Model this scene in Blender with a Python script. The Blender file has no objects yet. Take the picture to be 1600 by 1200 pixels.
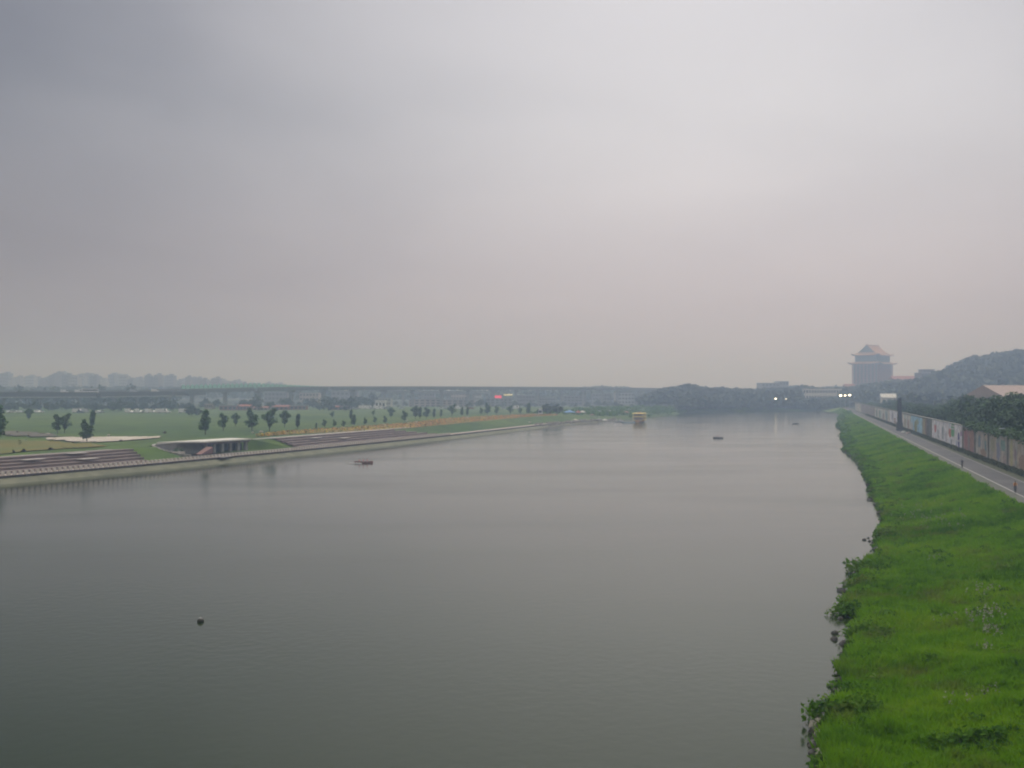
import bpy, bmesh, math, random
import numpy as np
from mathutils import Vector, Matrix, noise as mnoise

random.seed(7)
rng = np.random.default_rng(7)
C = bpy.context.scene.collection
scene = bpy.context.scene
R = math.radians

# ------------------------------------------------------------------ camera
CAM_H = 18.0
FPX = 1700.0          # focal length in pixels of the 1600 px wide photograph
HOR = 612.0           # horizon row
cam_d = bpy.data.cameras.new('camera')
cam_d.sensor_width = 36.0
cam_d.lens = 36.0 * FPX / 1600.0
cam_d.clip_start = 0.5
cam_d.clip_end = 30000
cam = bpy.data.objects.new('camera', cam_d)
cam.location = (0, 0, CAM_H)
cam.rotation_euler = (R(90) + math.atan((HOR - 600) / FPX), 0, 0)
C.objects.link(cam)
scene.camera = cam

# ------------------------------------------------------------------ world: overcast dusk sky
SUN_AZ, SUN_EL = R(13), R(42)
SUN_DIR = Vector((math.sin(SUN_AZ) * math.cos(SUN_EL), math.cos(SUN_AZ) * math.cos(SUN_EL), math.sin(SUN_EL)))
world = bpy.data.worlds.new("World")
scene.world = world
world.use_nodes = True
wn, wl = world.node_tree.nodes, world.node_tree.links
wn.clear()
w_out = wn.new('ShaderNodeOutputWorld')
w_bg = wn.new('ShaderNodeBackground')
w_bg.inputs['Strength'].default_value = 0.1
sky = wn.new('ShaderNodeTexSky')
sky.sky_type = 'NISHITA'
sky.sun_disc = False
sky.sun_elevation = SUN_EL
sky.sun_rotation = SUN_AZ
sky.air_density = 1.5
sky.dust_density = 4.0
tc = wn.new('ShaderNodeTexCoord')
sep = wn.new('ShaderNodeSeparateXYZ')
wl.new(tc.outputs['Generated'], sep.inputs[0])


def wmath(op, a, b=None, clamp=False):
    n = wn.new('ShaderNodeMath')
    n.operation = op
    n.use_clamp = clamp
    for i, v in enumerate((a, b)):
        if v is None:
            continue
        if isinstance(v, (int, float)):
            n.inputs[i].default_value = v
        else:
            wl.new(v, n.inputs[i])
    return n.outputs[0]


def wmap(v, a, b, c, d, interp='SMOOTHSTEP'):
    n = wn.new('ShaderNodeMapRange')
    n.interpolation_type = interp
    wl.new(v, n.inputs[0])
    for i, x in enumerate((a, b, c, d)):
        n.inputs[i + 1].default_value = x
    return n.outputs[0]


def wmix(f, a, b, blend='MIX'):
    n = wn.new('ShaderNodeMix')
    n.data_type = 'RGBA'
    n.blend_type = blend
    for sock, v in ((n.inputs[0], f), (n.inputs[6], a), (n.inputs[7], b)):
        if isinstance(v, (int, float)):
            sock.default_value = v
        elif isinstance(v, tuple):
            sock.default_value = v + (1,)
        else:
            wl.new(v, sock)
    return n.outputs[2]


zc = wmath('MAXIMUM', sep.outputs[2], 0.0)
den = wmath('ADD', zc, 0.22)
comb = wn.new('ShaderNodeCombineXYZ')
wl.new(wmath('DIVIDE', sep.outputs[0], den), comb.inputs[0])
wl.new(wmath('DIVIDE', sep.outputs[1], den), comb.inputs[1])
cn = wn.new('ShaderNodeTexNoise')
cn.inputs['Scale'].default_value = 1.15
cn.inputs['Detail'].default_value = 4.0
cn.inputs['Roughness'].default_value = 0.42
cn.inputs['Distortion'].default_value = 0.35
wl.new(comb.outputs[0], cn.inputs['Vector'])
cloud = wmap(cn.outputs[0], 0.3, 0.7, 0.0, 1.0)
dot = wn.new('ShaderNodeVectorMath')
dot.operation = 'DOT_PRODUCT'
wl.new(tc.outputs['Generated'], dot.inputs[0])
dot.inputs[1].default_value = (math.sin(R(12)) * math.cos(R(17)), math.cos(R(12)) * math.cos(R(17)), math.sin(R(17)))
glow = wmath('POWER', wmap(dot.outputs['Value'], 0.66, 1.0, 0.0, 1.0, 'LINEAR'), 3.0)
SKY_DARK = (1.05, 1.08, 1.38)      # thick blue grey cloud
SKY_PALE = (7.3, 7.1, 7.4)       # thin bright cloud near the veiled sun
f1 = wmath('ADD', wmath('MULTIPLY', glow, 0.88), wmath('MULTIPLY', cloud, 0.15), True)
col1 = wmix(f1, SKY_DARK, SKY_PALE)
low = wmap(sep.outputs[2], 0.0, 0.26, 1.0, 0.0)
col2 = wmix(wmath('MULTIPLY', low, 0.75), col1, wmix(glow, (3.0, 2.3, 2.25), (6.1, 5.05, 5.6)))
high = wmap(sep.outputs[2], 0.42, 0.85, 0.0, 1.0)      # the cloud deck is brightest overhead
col2 = wmix(high, col2, (15.0, 14.8, 15.0))
col3 = wmix(0.02, col2, sky.outputs[0])
wl.new(col3, w_bg.inputs[0])
wl.new(w_bg.outputs[0], w_out.inputs[0])

# ------------------------------------------------------------------ veiled sun
sun_d = bpy.data.lights.new('sun', 'SUN')
sun_d.energy = 0.6
sun_d.angle = R(25)
sun_d.color = (1.0, 0.96, 0.90)
sun = bpy.data.objects.new('sun', sun_d)
sun.rotation_euler = SUN_DIR.to_track_quat('Z', 'Y').to_euler()
sun.location = (0, 0, 200)
C.objects.link(sun)

vs = scene.view_settings
vs.view_transform = 'Standard'
vs.look = 'None'
vs.exposure = 0.0
vs.gamma = 1.0
vs.use_curve_mapping = False
cy = scene.cycles
cy.use_denoising = True
cy.max_bounces = 6
cy.diffuse_bounces = 2
cy.glossy_bounces = 3
cy.transmission_bounces = 3
cy.volume_bounces = 1
cy.transparent_max_bounces = 8
cy.pixel_filter_type = 'GAUSSIAN'
cy.filter_width = 2.3


# ------------------------------------------------------------------ helpers
def D(px, d):
    """X of a photograph column at depth d"""
    return (px - 800.0) / FPX * d


def W(px, py, z=0.0):
    d = (CAM_H - z) * FPX / (py - HOR)
    return (D(px, d), d, z)


def ZP(py, d):
    """height of a photograph row at depth d"""
    return CAM_H - (py - HOR) * d / FPX


_mats = {}


def mat(name, col, rough=0.85, col2=None, scale=1.0, detail=4, bump=0.0, bscale=None, metallic=0.0,
        emit=None, estr=0.0, stretch=None, lo=0.35, hi=0.65, coords='Object', rand=0.0):
    if name in _mats:
        return _mats[name]
    m = bpy.data.materials.new(name)
    m.use_nodes = True
    nt = m.node_tree
    b = nt.nodes['Principled BSDF']
    b.inputs['Base Color'].default_value = tuple(col) + (1,)
    b.inputs['Roughness'].default_value = rough
    b.inputs['Metallic'].default_value = metallic
    vec = None
    if col2 is not None or bump:
        t = nt.nodes.new('ShaderNodeTexCoord')
        mp = nt.nodes.new('ShaderNodeMapping')
        nt.links.new(t.outputs[coords], mp.inputs[0])
        if stretch:
            mp.inputs['Scale'].default_value = stretch
        vec = mp.outputs[0]
    if col2 is not None:
        n = nt.nodes.new('ShaderNodeTexNoise')
        n.inputs['Scale'].default_value = scale
        n.inputs['Detail'].default_value = detail
        nt.links.new(vec, n.inputs['Vector'])
        mr = nt.nodes.new('ShaderNodeMapRange')
        mr.inputs[1].default_value = lo
        mr.inputs[2].default_value = hi
        nt.links.new(n.outputs[0], mr.inputs[0])
        mx = nt.nodes.new('ShaderNodeMix')
        mx.data_type = 'RGBA'
        mx.inputs[6].default_value = tuple(col) + (1,)
        mx.inputs[7].default_value = tuple(col2) + (1,)
        nt.links.new(mr.outputs[0], mx.inputs[0])
        outc = mx.outputs[2]
        if rand:
            oi = nt.nodes.new('ShaderNodeObjectInfo')
            mr2 = nt.nodes.new('ShaderNodeMapRange')
            mr2.inputs[3].default_value = 1 - rand
            mr2.inputs[4].default_value = 1 + rand
            nt.links.new(oi.outputs['Random'], mr2.inputs[0])
            hs = nt.nodes.new('ShaderNodeHueSaturation')
            nt.links.new(mr2.outputs[0], hs.inputs['Value'])
            nt.links.new(outc, hs.inputs['Color'])
            outc = hs.outputs[0]
        nt.links.new(outc, b.inputs['Base Color'])
    if bump:
        n2 = nt.nodes.new('ShaderNodeTexNoise')
        n2.inputs['Scale'].default_value = bscale or scale * 4
        n2.inputs['Detail'].default_value = 3
        nt.links.new(vec, n2.inputs['Vector'])
        bp = nt.nodes.new('ShaderNodeBump')
        bp.inputs['Strength'].default_value = 1.0
        bp.inputs['Distance'].default_value = bump
        nt.links.new(n2.outputs[0], bp.inputs['Height'])
        nt.links.new(bp.outputs[0], b.inputs['Normal'])
    if emit is not None:
        b.inputs['Emission Color'].default_value = tuple(emit) + (1,)
        b.inputs['Emission Strength'].default_value = estr
    _mats[name] = m
    return m


def rotm(rz):
    return Matrix.Rotation(rz, 3, 'Z')


class MB:
    def __init__(self):
        self.v, self.f, self.mi = [], [], []

    def add(self, verts, faces, m=0):
        o = len(self.v)
        self.v += [tuple(p) for p in verts]
        self.f += [tuple(i + o for i in f) for f in faces]
        self.mi += [m] * len(faces)
        return self

    def box(self, c, s, rz=0, m=0, top=1.0):
        hx, hy, hz = s[0] / 2, s[1] / 2, s[2] / 2
        M = rotm(rz)
        vs_ = []
        for z, k in ((-hz, 1.0), (hz, top)):
            for x, y in ((-hx, -hy), (hx, -hy), (hx, hy), (-hx, hy)):
                vs_.append(M @ Vector((x * k, y * k, 0)) + Vector((c[0], c[1], c[2] + z)))
        return self.add(vs_, [(3, 2, 1, 0), (4, 5, 6, 7), (0, 1, 5, 4), (1, 2, 6, 5), (2, 3, 7, 6), (3, 0, 4, 7)], m)

    def tube(self, pts, rad, n=6, m=0, cap=True):
        if isinstance(rad, (int, float)):
            rad = [rad] * len(pts)
        pts = [Vector(p) for p in pts]
        base = []
        vs_ = []
        for i, p in enumerate(pts):
            a = pts[max(i - 1, 0)]
            b = pts[min(i + 1, len(pts) - 1)]
            t = (b - a)
            t = t.normalized() if t.length > 1e-6 else Vector((0, 0, 1))
            ref = Vector((0, 0, 1)) if abs(t.z) < 0.9 else Vector((1, 0, 0))
            u = t.cross(ref).normalized()
            w = t.cross(u)
            for k in range(n):
                a_ = 2 * math.pi * k / n
                vs_.append(p + (u * math.cos(a_) + w * math.sin(a_)) * rad[i])
        fs = []
        for i in range(len(pts) - 1):
            for k in range(n):
                fs.append((i * n + k, i * n + (k + 1) % n, (i + 1) * n + (k + 1) % n, (i + 1) * n + k))
        if cap:
            fs.append(tuple(range(n))[::-1])
            fs.append(tuple((len(pts) - 1) * n + k for k in range(n)))
        return self.add(vs_, fs, m)

    def prism(self, poly, z0, z1, m=0, mtop=None):
        n = len(poly)
        vs_ = [(p[0], p[1], z0) for p in poly] + [(p[0], p[1], z1) for p in poly]
        self.add(vs_, [tuple(range(n))[::-1]] + [(i, (i + 1) % n, n + (i + 1) % n, n + i) for i in range(n)], m)
        self.add(vs_[n:], [tuple(range(n))], m if mtop is None else mtop)
        return self

    def ball(self, c, r, seg=8, rings=6, m=0, jitter=0.0):
        vs_ = []
        for i in range(rings + 1):
            th = math.pi * i / rings
            for k in range(seg):
                a = 2 * math.pi * k / seg
                j = 1 + random.uniform(-jitter, jitter)
                vs_.append((c[0] + r[0] * math.sin(th) * math.cos(a) * j, c[1] + r[1] * math.sin(th) * math.sin(a) * j,
                            c[2] + r[2] * math.cos(th) * j))
        fs = []
        for i in range(rings):
            for k in range(seg):
                fs.append((i * seg + k, (i + 1) * seg + k, (i + 1) * seg + (k + 1) % seg, i * seg + (k + 1) % seg))
        return self.add(vs_, fs, m)

    def mesh(self, name, mats, smooth=False):
        me = bpy.data.meshes.new(name)
        me.from_pydata([tuple(p) for p in self.v], [], self.f)
        for mm in (mats if isinstance(mats, (list, tuple)) else [mats]):
            me.materials.append(mm)
        me.polygons.foreach_set('material_index', self.mi)
        if smooth:
            me.polygons.foreach_set('use_smooth', [True] * len(self.f))
        me.update()
        return me

    def build(self, name, mats, parent=None, smooth=False, loc=None, rz=None):
        return link(name, self.mesh(name, mats, smooth), parent, loc, rz)


def link(name, me, parent=None, loc=None, rz=None):
    o = bpy.data.objects.new(name, me)
    C.objects.link(o)
    if parent is not None:
        o.parent = parent
    if loc is not None:
        o.location = loc
    if rz is not None:
        o.rotation_euler = (0, 0, rz)
    return o


def tag(o, label, cat, group=None):
    o['label'] = label
    o['category'] = cat
    if group:
        o['group'] = group
    return o


def thing(name, label, cat, loc=(0, 0, 0), rz=0, group=None):
    o = bpy.data.objects.new(name, None)
    C.objects.link(o)
    o.empty_display_size = 0.3
    o.location = loc
    o.rotation_euler = (0, 0, rz)
    return tag(o, label, cat, group)


def struct(o):
    o['kind'] = 'structure'
    return o


def stuff(o, label=None, cat=None):
    o['kind'] = 'stuff'
    if label:
        o['label'] = label
    if cat:
        o['category'] = cat
    return o


def children(o, cache={}):
    return [c for c in o.children]


def dup(root, loc, rz=0, label=None, group=None, scale=None, cat=None):
    r = root.copy()
    C.objects.link(r)
    r.location = loc
    r.rotation_euler = (0, 0, rz)
    if scale is not None:
        r.scale = scale if isinstance(scale, (tuple, list)) else (scale,) * 3
    if label:
        r['label'] = label
    if group:
        r['group'] = group
    if cat:
        r['category'] = cat
    for ch in list(root.children):
        c = ch.copy()
        C.objects.link(c)
        c.parent = r
        for g in list(ch.children):
            e = g.copy()
            C.objects.link(e)
            e.parent = c
    return r


def tri_mesh(name, verts, nper, mats, midx=None):
    """verts (N*nper,3) numpy -> mesh of N polygons of nper corners"""
    n = len(verts) // nper
    me = bpy.data.meshes.new(name)
    me.vertices.add(len(verts))
    me.vertices.foreach_set('co', np.asarray(verts, dtype=np.float32).ravel())
    me.loops.add(len(verts))
    me.loops.foreach_set('vertex_index', np.arange(len(verts), dtype=np.int32))
    me.polygons.add(n)
    me.polygons.foreach_set('loop_start', np.arange(0, len(verts), nper, dtype=np.int32))
    for mm in mats:
        me.materials.append(mm)
    if midx is not None:
        me.polygons.foreach_set('material_index', np.asarray(midx, dtype=np.int32))
    me.update(calc_edges=True)
    return me


def leaf_quads(cent, size, flat=0.5):
    """random oriented leaf clump quads at the centres"""
    n = len(cent)
    size = np.broadcast_to(np.asarray(size, dtype=float), (n,))
    nrm = rng.normal(size=(n, 3))
    nrm[:, 2] = np.abs(nrm[:, 2]) + flat
    nrm /= np.linalg.norm(nrm, axis=1)[:, None]
    ref = rng.normal(size=(n, 3))
    u = np.cross(nrm, ref)
    u /= np.linalg.norm(u, axis=1)[:, None] + 1e-9
    w = np.cross(nrm, u)
    s = size[:, None]
    asp = rng.uniform(0.5, 0.95, (n, 1))
    v = np.stack([cent - u * s, cent - w * s * asp, cent + u * s, cent + w * s * asp], axis=1)
    return v.reshape(-1, 3)


def grid_mesh(name, xs, ys, zs, mats, fmat=None, parent=None, smooth=True):
    """xs, ys, zs arrays (rows, cols)"""
    r, c = xs.shape
    verts = np.stack([xs, ys, zs], axis=2).reshape(-1, 3)
    faces = []
    mi = []
    for i in range(r - 1):
        for j in range(c - 1):
            faces.append((i * c + j, i * c + j + 1, (i + 1) * c + j + 1, (i + 1) * c + j))
            mi.append(fmat(i, j) if fmat else 0)
    me = bpy.data.meshes.new(name)
    me.from_pydata(verts.tolist(), [], faces)
    for mm in mats:
        me.materials.append(mm)
    me.polygons.foreach_set('material_index', mi)
    me.polygons.foreach_set('use_smooth', [smooth] * len(faces))
    me.update()
    return link(name, me, parent)


def sstep(a, b, x):
    t = min(max((x - a) / (b - a), 0), 1)
    return t * t * (3 - 2 * t)


# ------------------------------------------------------------------ materials
M_conc = mat('concrete', (.30, .29, .27), .9, (.22, .21, .19), .6, bump=.01)
M_conc_pale = mat('pale_concrete', (.55, .52, .47), .9, (.42, .40, .36), .5)
M_conc_moss = mat('mossy_concrete', (.20, .20, .13), .9, (.13, .135, .085), .35, detail=6)
M_dark = mat('dark_paint_and_shade', (.05, .045, .04), .9)  # flat near-black; on the quay face it carries shadow as colour
M_post = mat('pale_stone', (.72, .65, .57), .8)
M_brown = mat('reddish_paving', (.21, .16, .145), .9, (.15, .12, .11), .5)
M_stepedge = mat('step_edge', (.34, .30, .27), .85)
M_prom = mat('promenade_paving', (.42, .35, .31), .85, (.34, .29, .26), .4)
M_asph = mat('asphalt', (.070, .066, .068), .9, (.10, .095, .096), .12, detail=6)
M_gravel = mat('gravel_shoulder', (.115, .11, .095), .95, (.085, .095, .06), .5, detail=6)
M_line = mat('edge_line', (.36, .35, .33), .8)
M_trunk = mat('bark', (.075, .06, .045), .95)
M_leaf_y = mat('young_tree_leaves', (.022, .070, .012), .8, (.065, .145, .026), .8, rand=.2)
M_leaf_d = mat('dark_tree_leaves', (.022, .055, .010), .8, (.065, .125, .022), .35, rand=.25)
M_leaf_f = mat('wood_leaves', (.022, .042, .018), .8, (.05, .075, .028), .08, rand=.2)
M_leaf_far = mat('haze_paled_leaves', (.045, .062, .040), .85, (.075, .095, .058), .05, rand=.2)  # paler copy of the wood leaves, extra haze mixed into the colour
M_glass = mat('dark_glass', (.03, .035, .04), .2)
M_tyre = mat('tyre_rubber', (.02, .02, .02), .8)
M_white = mat('white_paint', (.75, .74, .72), .5)
M_steel = mat('galvanised_steel', (.35, .36, .37), .5, metallic=.6)
M_black = mat('black_metal', (.03, .032, .036), .5)

# ------------------------------------------------------------------ shore lines
LE = [(-240, -100), (-194, 0), (-98.6, 210), (-80, 251), (-58, 309), (-24, 408), (27, 577), (59, 651),
      (93, 746), (127, 850), (150, 910), (205, 985), (290, 1022)]
RE_px = [(1267, 1200), (1276, 1180), (1279, 1169), (1276, 1146), (1301, 1128), (1278, 1112), (1285, 1105), (1310, 1078),
         (1312, 1047), (1319, 1020), (1337, 993), (1328, 966), (1314, 946), (1332, 925), (1341, 905), (1343.5, 885),
         (1366, 872), (1369, 859), (1370, 840), (1381, 816), (1379, 805), (1366, 782), (1360, 756), (1349, 734),
         (1337.5, 719), (1319, 704), (1326, 698), (1315, 683), (1319, 673), (1309, 666), (1314, 660), (1312, 654), (1316, 649),
         (1306, 645)]
RE = [(2, -100), (6, 0), (10, 35)] + [W(x, y, 0)[:2] for x, y in RE_px] + [(290, 1022)]


def interp(poly, d):
    if d <= poly[0][1]:
        return poly[0][0]
    for (x0, d0), (x1, d1) in zip(poly, poly[1:]):
        if d <= d1:
            return x0 + (x1 - x0) * (d - d0) / (d1 - d0)
    return poly[-1][0]


def XL(d):
    return interp(LE, d)


def XR(d):
    return interp(RE, d) + .25 + 0.35 * math.sin(d * 1.7) * min(1, d / 60) * 0.5 + 0.3 * math.sin(d * .53)


def XW(d):      # flood wall face
    return 93.7 + .27 * (d - 199)


def XP(d):      # near edge of the path (painted line)
    return 72.7 + .274 * (d - 155)


# ------------------------------------------------------------------ water
wm = bpy.data.materials.new('river_water')
wm.use_nodes = True
nt = wm.node_tree
b = nt.nodes['Principled BSDF']
b.inputs['Base Color'].default_value = (.014, .026, .005, 1)
b.inputs['Roughness'].default_value = .12
b.inputs['IOR'].default_value = 1.33
t = nt.nodes.new('ShaderNodeTexCoord')
mp = nt.nodes.new('ShaderNodeMapping')
mp.inputs['Scale'].default_value = (1, 1, 1)
mp.inputs['Rotation'].default_value = (0, 0, R(-20))
nt.links.new(t.outputs['Object'], mp.inputs[0])
n1 = nt.nodes.new('ShaderNodeTexNoise')
n1.inputs['Scale'].default_value = 1.1
n1.inputs['Detail'].default_value = 3
nt.links.new(mp.outputs[0], n1.inputs['Vector'])
n2 = nt.nodes.new('ShaderNodeTexNoise')
n2.inputs['Scale'].default_value = .018
n2.inputs['Detail'].default_value = 3
nt.links.new(mp.outputs[0], n2.inputs['Vector'])
mr = nt.nodes.new('ShaderNodeMapRange')
mr.inputs[1].default_value = .42
mr.inputs[2].default_value = .62
mr.inputs[3].default_value = .25
mr.inputs[4].default_value = 1.0
nt.links.new(n2.outputs[0], mr.inputs[0])
mm_ = nt.nodes.new('ShaderNodeMath')
mm_.operation = 'MULTIPLY'
nt.links.new(n1.outputs[0], mm_.inputs[0])
nt.links.new(mr.outputs[0], mm_.inputs[1])
bp = nt.nodes.new('ShaderNodeBump')
bp.inputs['Distance'].default_value = .026
bp.inputs['Strength'].default_value = 1.0
nt.links.new(mm_.outputs[0], bp.inputs['Height'])
nt.links.new(bp.outputs[0], b.inputs['Normal'])
n3 = nt.nodes.new('ShaderNodeTexNoise')
n3.inputs['Scale'].default_value = .02
n3.inputs['Detail'].default_value = 5
mp3 = nt.nodes.new('ShaderNodeMapping')
mp3.inputs['Scale'].default_value = (.6, 1.6, 1)
nt.links.new(t.outputs['Object'], mp3.inputs[0])
nt.links.new(mp3.outputs[0], n3.inputs['Vector'])
mr3 = nt.nodes.new('ShaderNodeMapRange')
mr3.inputs[1].default_value = .40
mr3.inputs[2].default_value = .66
mr3.inputs[3].default_value = .09
mr3.inputs[4].default_value = .16
nt.links.new(n3.outputs[0], mr3.inputs[0])
nt.links.new(mr3.outputs[0], b.inputs['Roughness'])
M_water = wm
wb = MB()
wb.add([(-700, -450, 0), (400, -450, 0), (400, 1060, 0), (-700, 1060, 0)], [(0, 1, 2, 3)])
struct(wb.build('river_water', M_water))

# ------------------------------------------------------------------ ground sheet under everything
M_far = mat('far_ground', (.05, .075, .03), .95, (.08, .085, .05), .02)
gb = MB()
gb.add([(-4200, -480, -1.2), (4200, -480, -1.2), (4200, 5400, -1.2), (-4200, 5400, -1.2)], [(0, 1, 2, 3)])
struct(gb.build('ground', M_far))

# ------------------------------------------------------------------ left bank land
M_lawn = bpy.data.materials.new('lawn')
M_lawn.use_nodes = True
nt = M_lawn.node_tree
b = nt.nodes['Principled BSDF']
b.inputs['Roughness'].default_value = .95
t = nt.nodes.new('ShaderNodeTexCoord')
na = nt.nodes.new('ShaderNodeTexNoise')
na.inputs['Scale'].default_value = .012
na.inputs['Detail'].default_value = 6
nbb = nt.nodes.new('ShaderNodeTexNoise')
nbb.inputs['Scale'].default_value = .12
nbb.inputs['Detail'].default_value = 5
nt.links.new(t.outputs['Object'], na.inputs['Vector'])
nt.links.new(t.outputs['Object'], nbb.inputs['Vector'])
r1 = nt.nodes.new('ShaderNodeValToRGB')
r1.color_ramp.elements[0].position = .35
r1.color_ramp.elements[0].color = (.026, .080, .004, 1)
r1.color_ramp.elements[1].position = .65
r1.color_ramp.elements[1].color = (.075, .128, .007, 1)
nt.links.new(na.outputs[0], r1.inputs[0])
r2 = nt.nodes.new('ShaderNodeValToRGB')
r2.color_ramp.elements[0].position = .3
r2.color_ramp.elements[0].color = (.55, .6, .55, 1)
r2.color_ramp.elements[1].position = .7
r2.color_ramp.elements[1].color = (1.3, 1.22, 1.1, 1)
nt.links.new(nbb.outputs[0], r2.inputs[0])
mx = nt.nodes.new('ShaderNodeMix')
mx.data_type = 'RGBA'
mx.blend_type = 'MULTIPLY'
mx.inputs[0].default_value = 1
nt.links.new(r1.outputs[0], mx.inputs[6])
nt.links.new(r2.outputs[0], mx.inputs[7])
nt.links.new(mx.outputs[2], b.inputs['Base Color'])

COURT = [(-78.0, 316), (-87.0, 297.5), (-90.5, 292.3), (-93.5, 285), (-92, 278), (-87, 273.5), (-80, 271), (-66, 271), (-50, 313.5)]


def inpoly(x, y, poly):
    c = False
    j = len(poly) - 1
    for i in range(len(poly)):
        xi, yi = poly[i]
        xj, yj = poly[j]
        if (yi > y) != (yj > y) and x < (xj - xi) * (y - yi) / (yj - yi) + xi:
            c = not c
        j = i
    return c


def zleft(d, s):
    x = XL(d) - s
    prof = [(0, -.6), (3, .15), (7.0, 1.0), (7.6, 1.37), (19.6, 4.0), (60, 4.0)]
    z = prof[-1][1]
    for (s0, z0), (s1, z1) in zip(prof, prof[1:]):
        if s <= s1:
            z = z0 + (z1 - z0) * (s - s0) / (s1 - s0)
            break
    if d > 640:                                  # natural low bank beyond the quay
        k = sstep(640, 720, d)
        z2 = -.6 + 2.2 * sstep(0, 8, s) + 2.2 * sstep(10, 60, s)
        z = z * (1 - k) + z2 * k
    if inpoly(x, d, COURT):
        z = min(z, 1.30)
    if s > 60:
        z += .25 * math.sin(x * .03) * math.cos(d * .021)
    return z


ds = list(np.arange(-450, 200, 25)) + list(np.arange(200, 264, 4)) + list(np.arange(264, 320, 1.0)) + \
    list(np.arange(320, 700, 6)) + list(np.arange(700, 1023, 9)) + [1022]
ss = [0, 1.5, 3, 5, 7, 7.6] + list(np.arange(8.6, 30, 1.0)) + [32, 36, 42, 50, 60, 75, 95, 120, 150, 190, 240, 300, 400,
                                                             550, 750, 1100, 1700, 2600, 3700]
xs = np.array([[XL(d) - s for s in ss] for d in ds])
ys = np.array([[d for s in ss] for d in ds])
zs = np.array([[zleft(d, s) for s in ss] for d in ds])
struct(grid_mesh('left_bank_ground', xs, ys, zs, [M_lawn]))

# ------------------------------------------------------------------ hillside + far land (height field)
RIDGE = [(1180, 1700, 622), (1250, 1620, 622), (1330, 1600, 615), (1400, 1480, 606), (1435, 1420, 599), (1480, 1340, 584),
         (1520, 1290, 571), (1560, 1250, 565), (1600, 1210, 558), (1700, 1140, 540), (1850, 1060, 520), (2100, 900, 505), (2600, 700, 475)]
RID = [(D(px, d), d, ZP(py, d)) for px, d, py in RIDGE]


SIL = [(1000, 612), (1185, 607), (1240, 607), (1320, 605), (1335, 604), (1365, 600), (1400, 595), (1432, 594), (1440, 590), (1480, 578), (1500, 566), (1520, 558),
       (1545, 556), (1560, 553), (1600, 547), (1660, 535), (1730, 520), (1900, 500), (2600, 470), (9000, 470)]


def sil(px):
    return sil0(px) + 4.5 * mnoise.noise(Vector((px * .055, 0, 0))) * (1 if px > 1430 else .3)


def sil0(px):
    for (a, ya), (c, yc) in zip(SIL, SIL[1:]):
        if px <= c:
            return ya + (yc - ya) * (px - a) / (c - a)
    return 470


def hill_z(x, d):
    z_ = hill_raw(x, d)
    if d > 500 and x > 0:
        z_ = min(z_, max(2.0, ZP(sil0(800 + FPX * x / d) + 3, d) - 7.0))
    return z_


def hill_raw(x, d):
    best = 0
    for (x0, y0, z0), (x1, y1, z1) in zip(RID, RID[1:]):
        dx, dy = x1 - x0, y1 - y0
        tt = ((x - x0) * dx + (d - y0) * dy) / (dx * dx + dy * dy)
        tt = min(max(tt, 0), 1)
        qx, qy, qz = x0 + dx * tt, y0 + dy * tt, z0 + (z1 - z0) * tt
        dist = math.hypot(x - qx, d - qy)
        wdt = 260 + qz * 1.2
        k = max(0, 1 - dist / wdt)
        k = k * k * (3 - 2 * k)
        best = max(best, 2 + (qz - 2) * k)
    n = mnoise.noise(Vector((x * .008, d * .008, 0))) * 3.0 * min(1, best / 30)
    return max(2.0, best + n)


def zfar(x, d):
    return hill_z(x, d)


xs_l = list(np.arange(-4000, -400, 300)) + list(np.arange(-400, 150, 50)) + list(np.arange(150, 1500, 22)) + list(np.arange(1500, 4100, 200))
ys_l = list(np.arange(1018, 2000, 24)) + list(np.arange(2000, 5300, 200))
xs, ys = np.meshgrid(np.array(xs_l, float), np.array(ys_l, float))
zs = np.vectorize(zfar)(xs, ys)
M_hill = mat('hill_soil', (.03, .045, .02), .95, (.045, .06, .025), .05)
struct(grid_mesh('far_ground', xs, ys, zs, [M_hill]))

# right land behind the wall
ds = list(np.arange(-450, 0, 50)) + list(np.arange(0, 1042, 20)) + [1022]
ds = sorted(set(ds))
cs = [0, 3, 8, 15, 25] + list(range(40, 700, 20)) + [760, 840, 1000, 1400, 2000, 3000, 3700]
xs = np.array([[XW(d) + .55 + c for c in cs] for d in ds], float)
ys = np.array([[min(d, 1030) for c in cs] for d in ds], float)
zs = np.array([[max(3.0, zfar(XW(d) + c, d) - .3 if c > 30 else 3.0) for c in cs] for d in ds])
struct(grid_mesh('right_ground', xs, ys, zs, [M_hill]))

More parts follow.
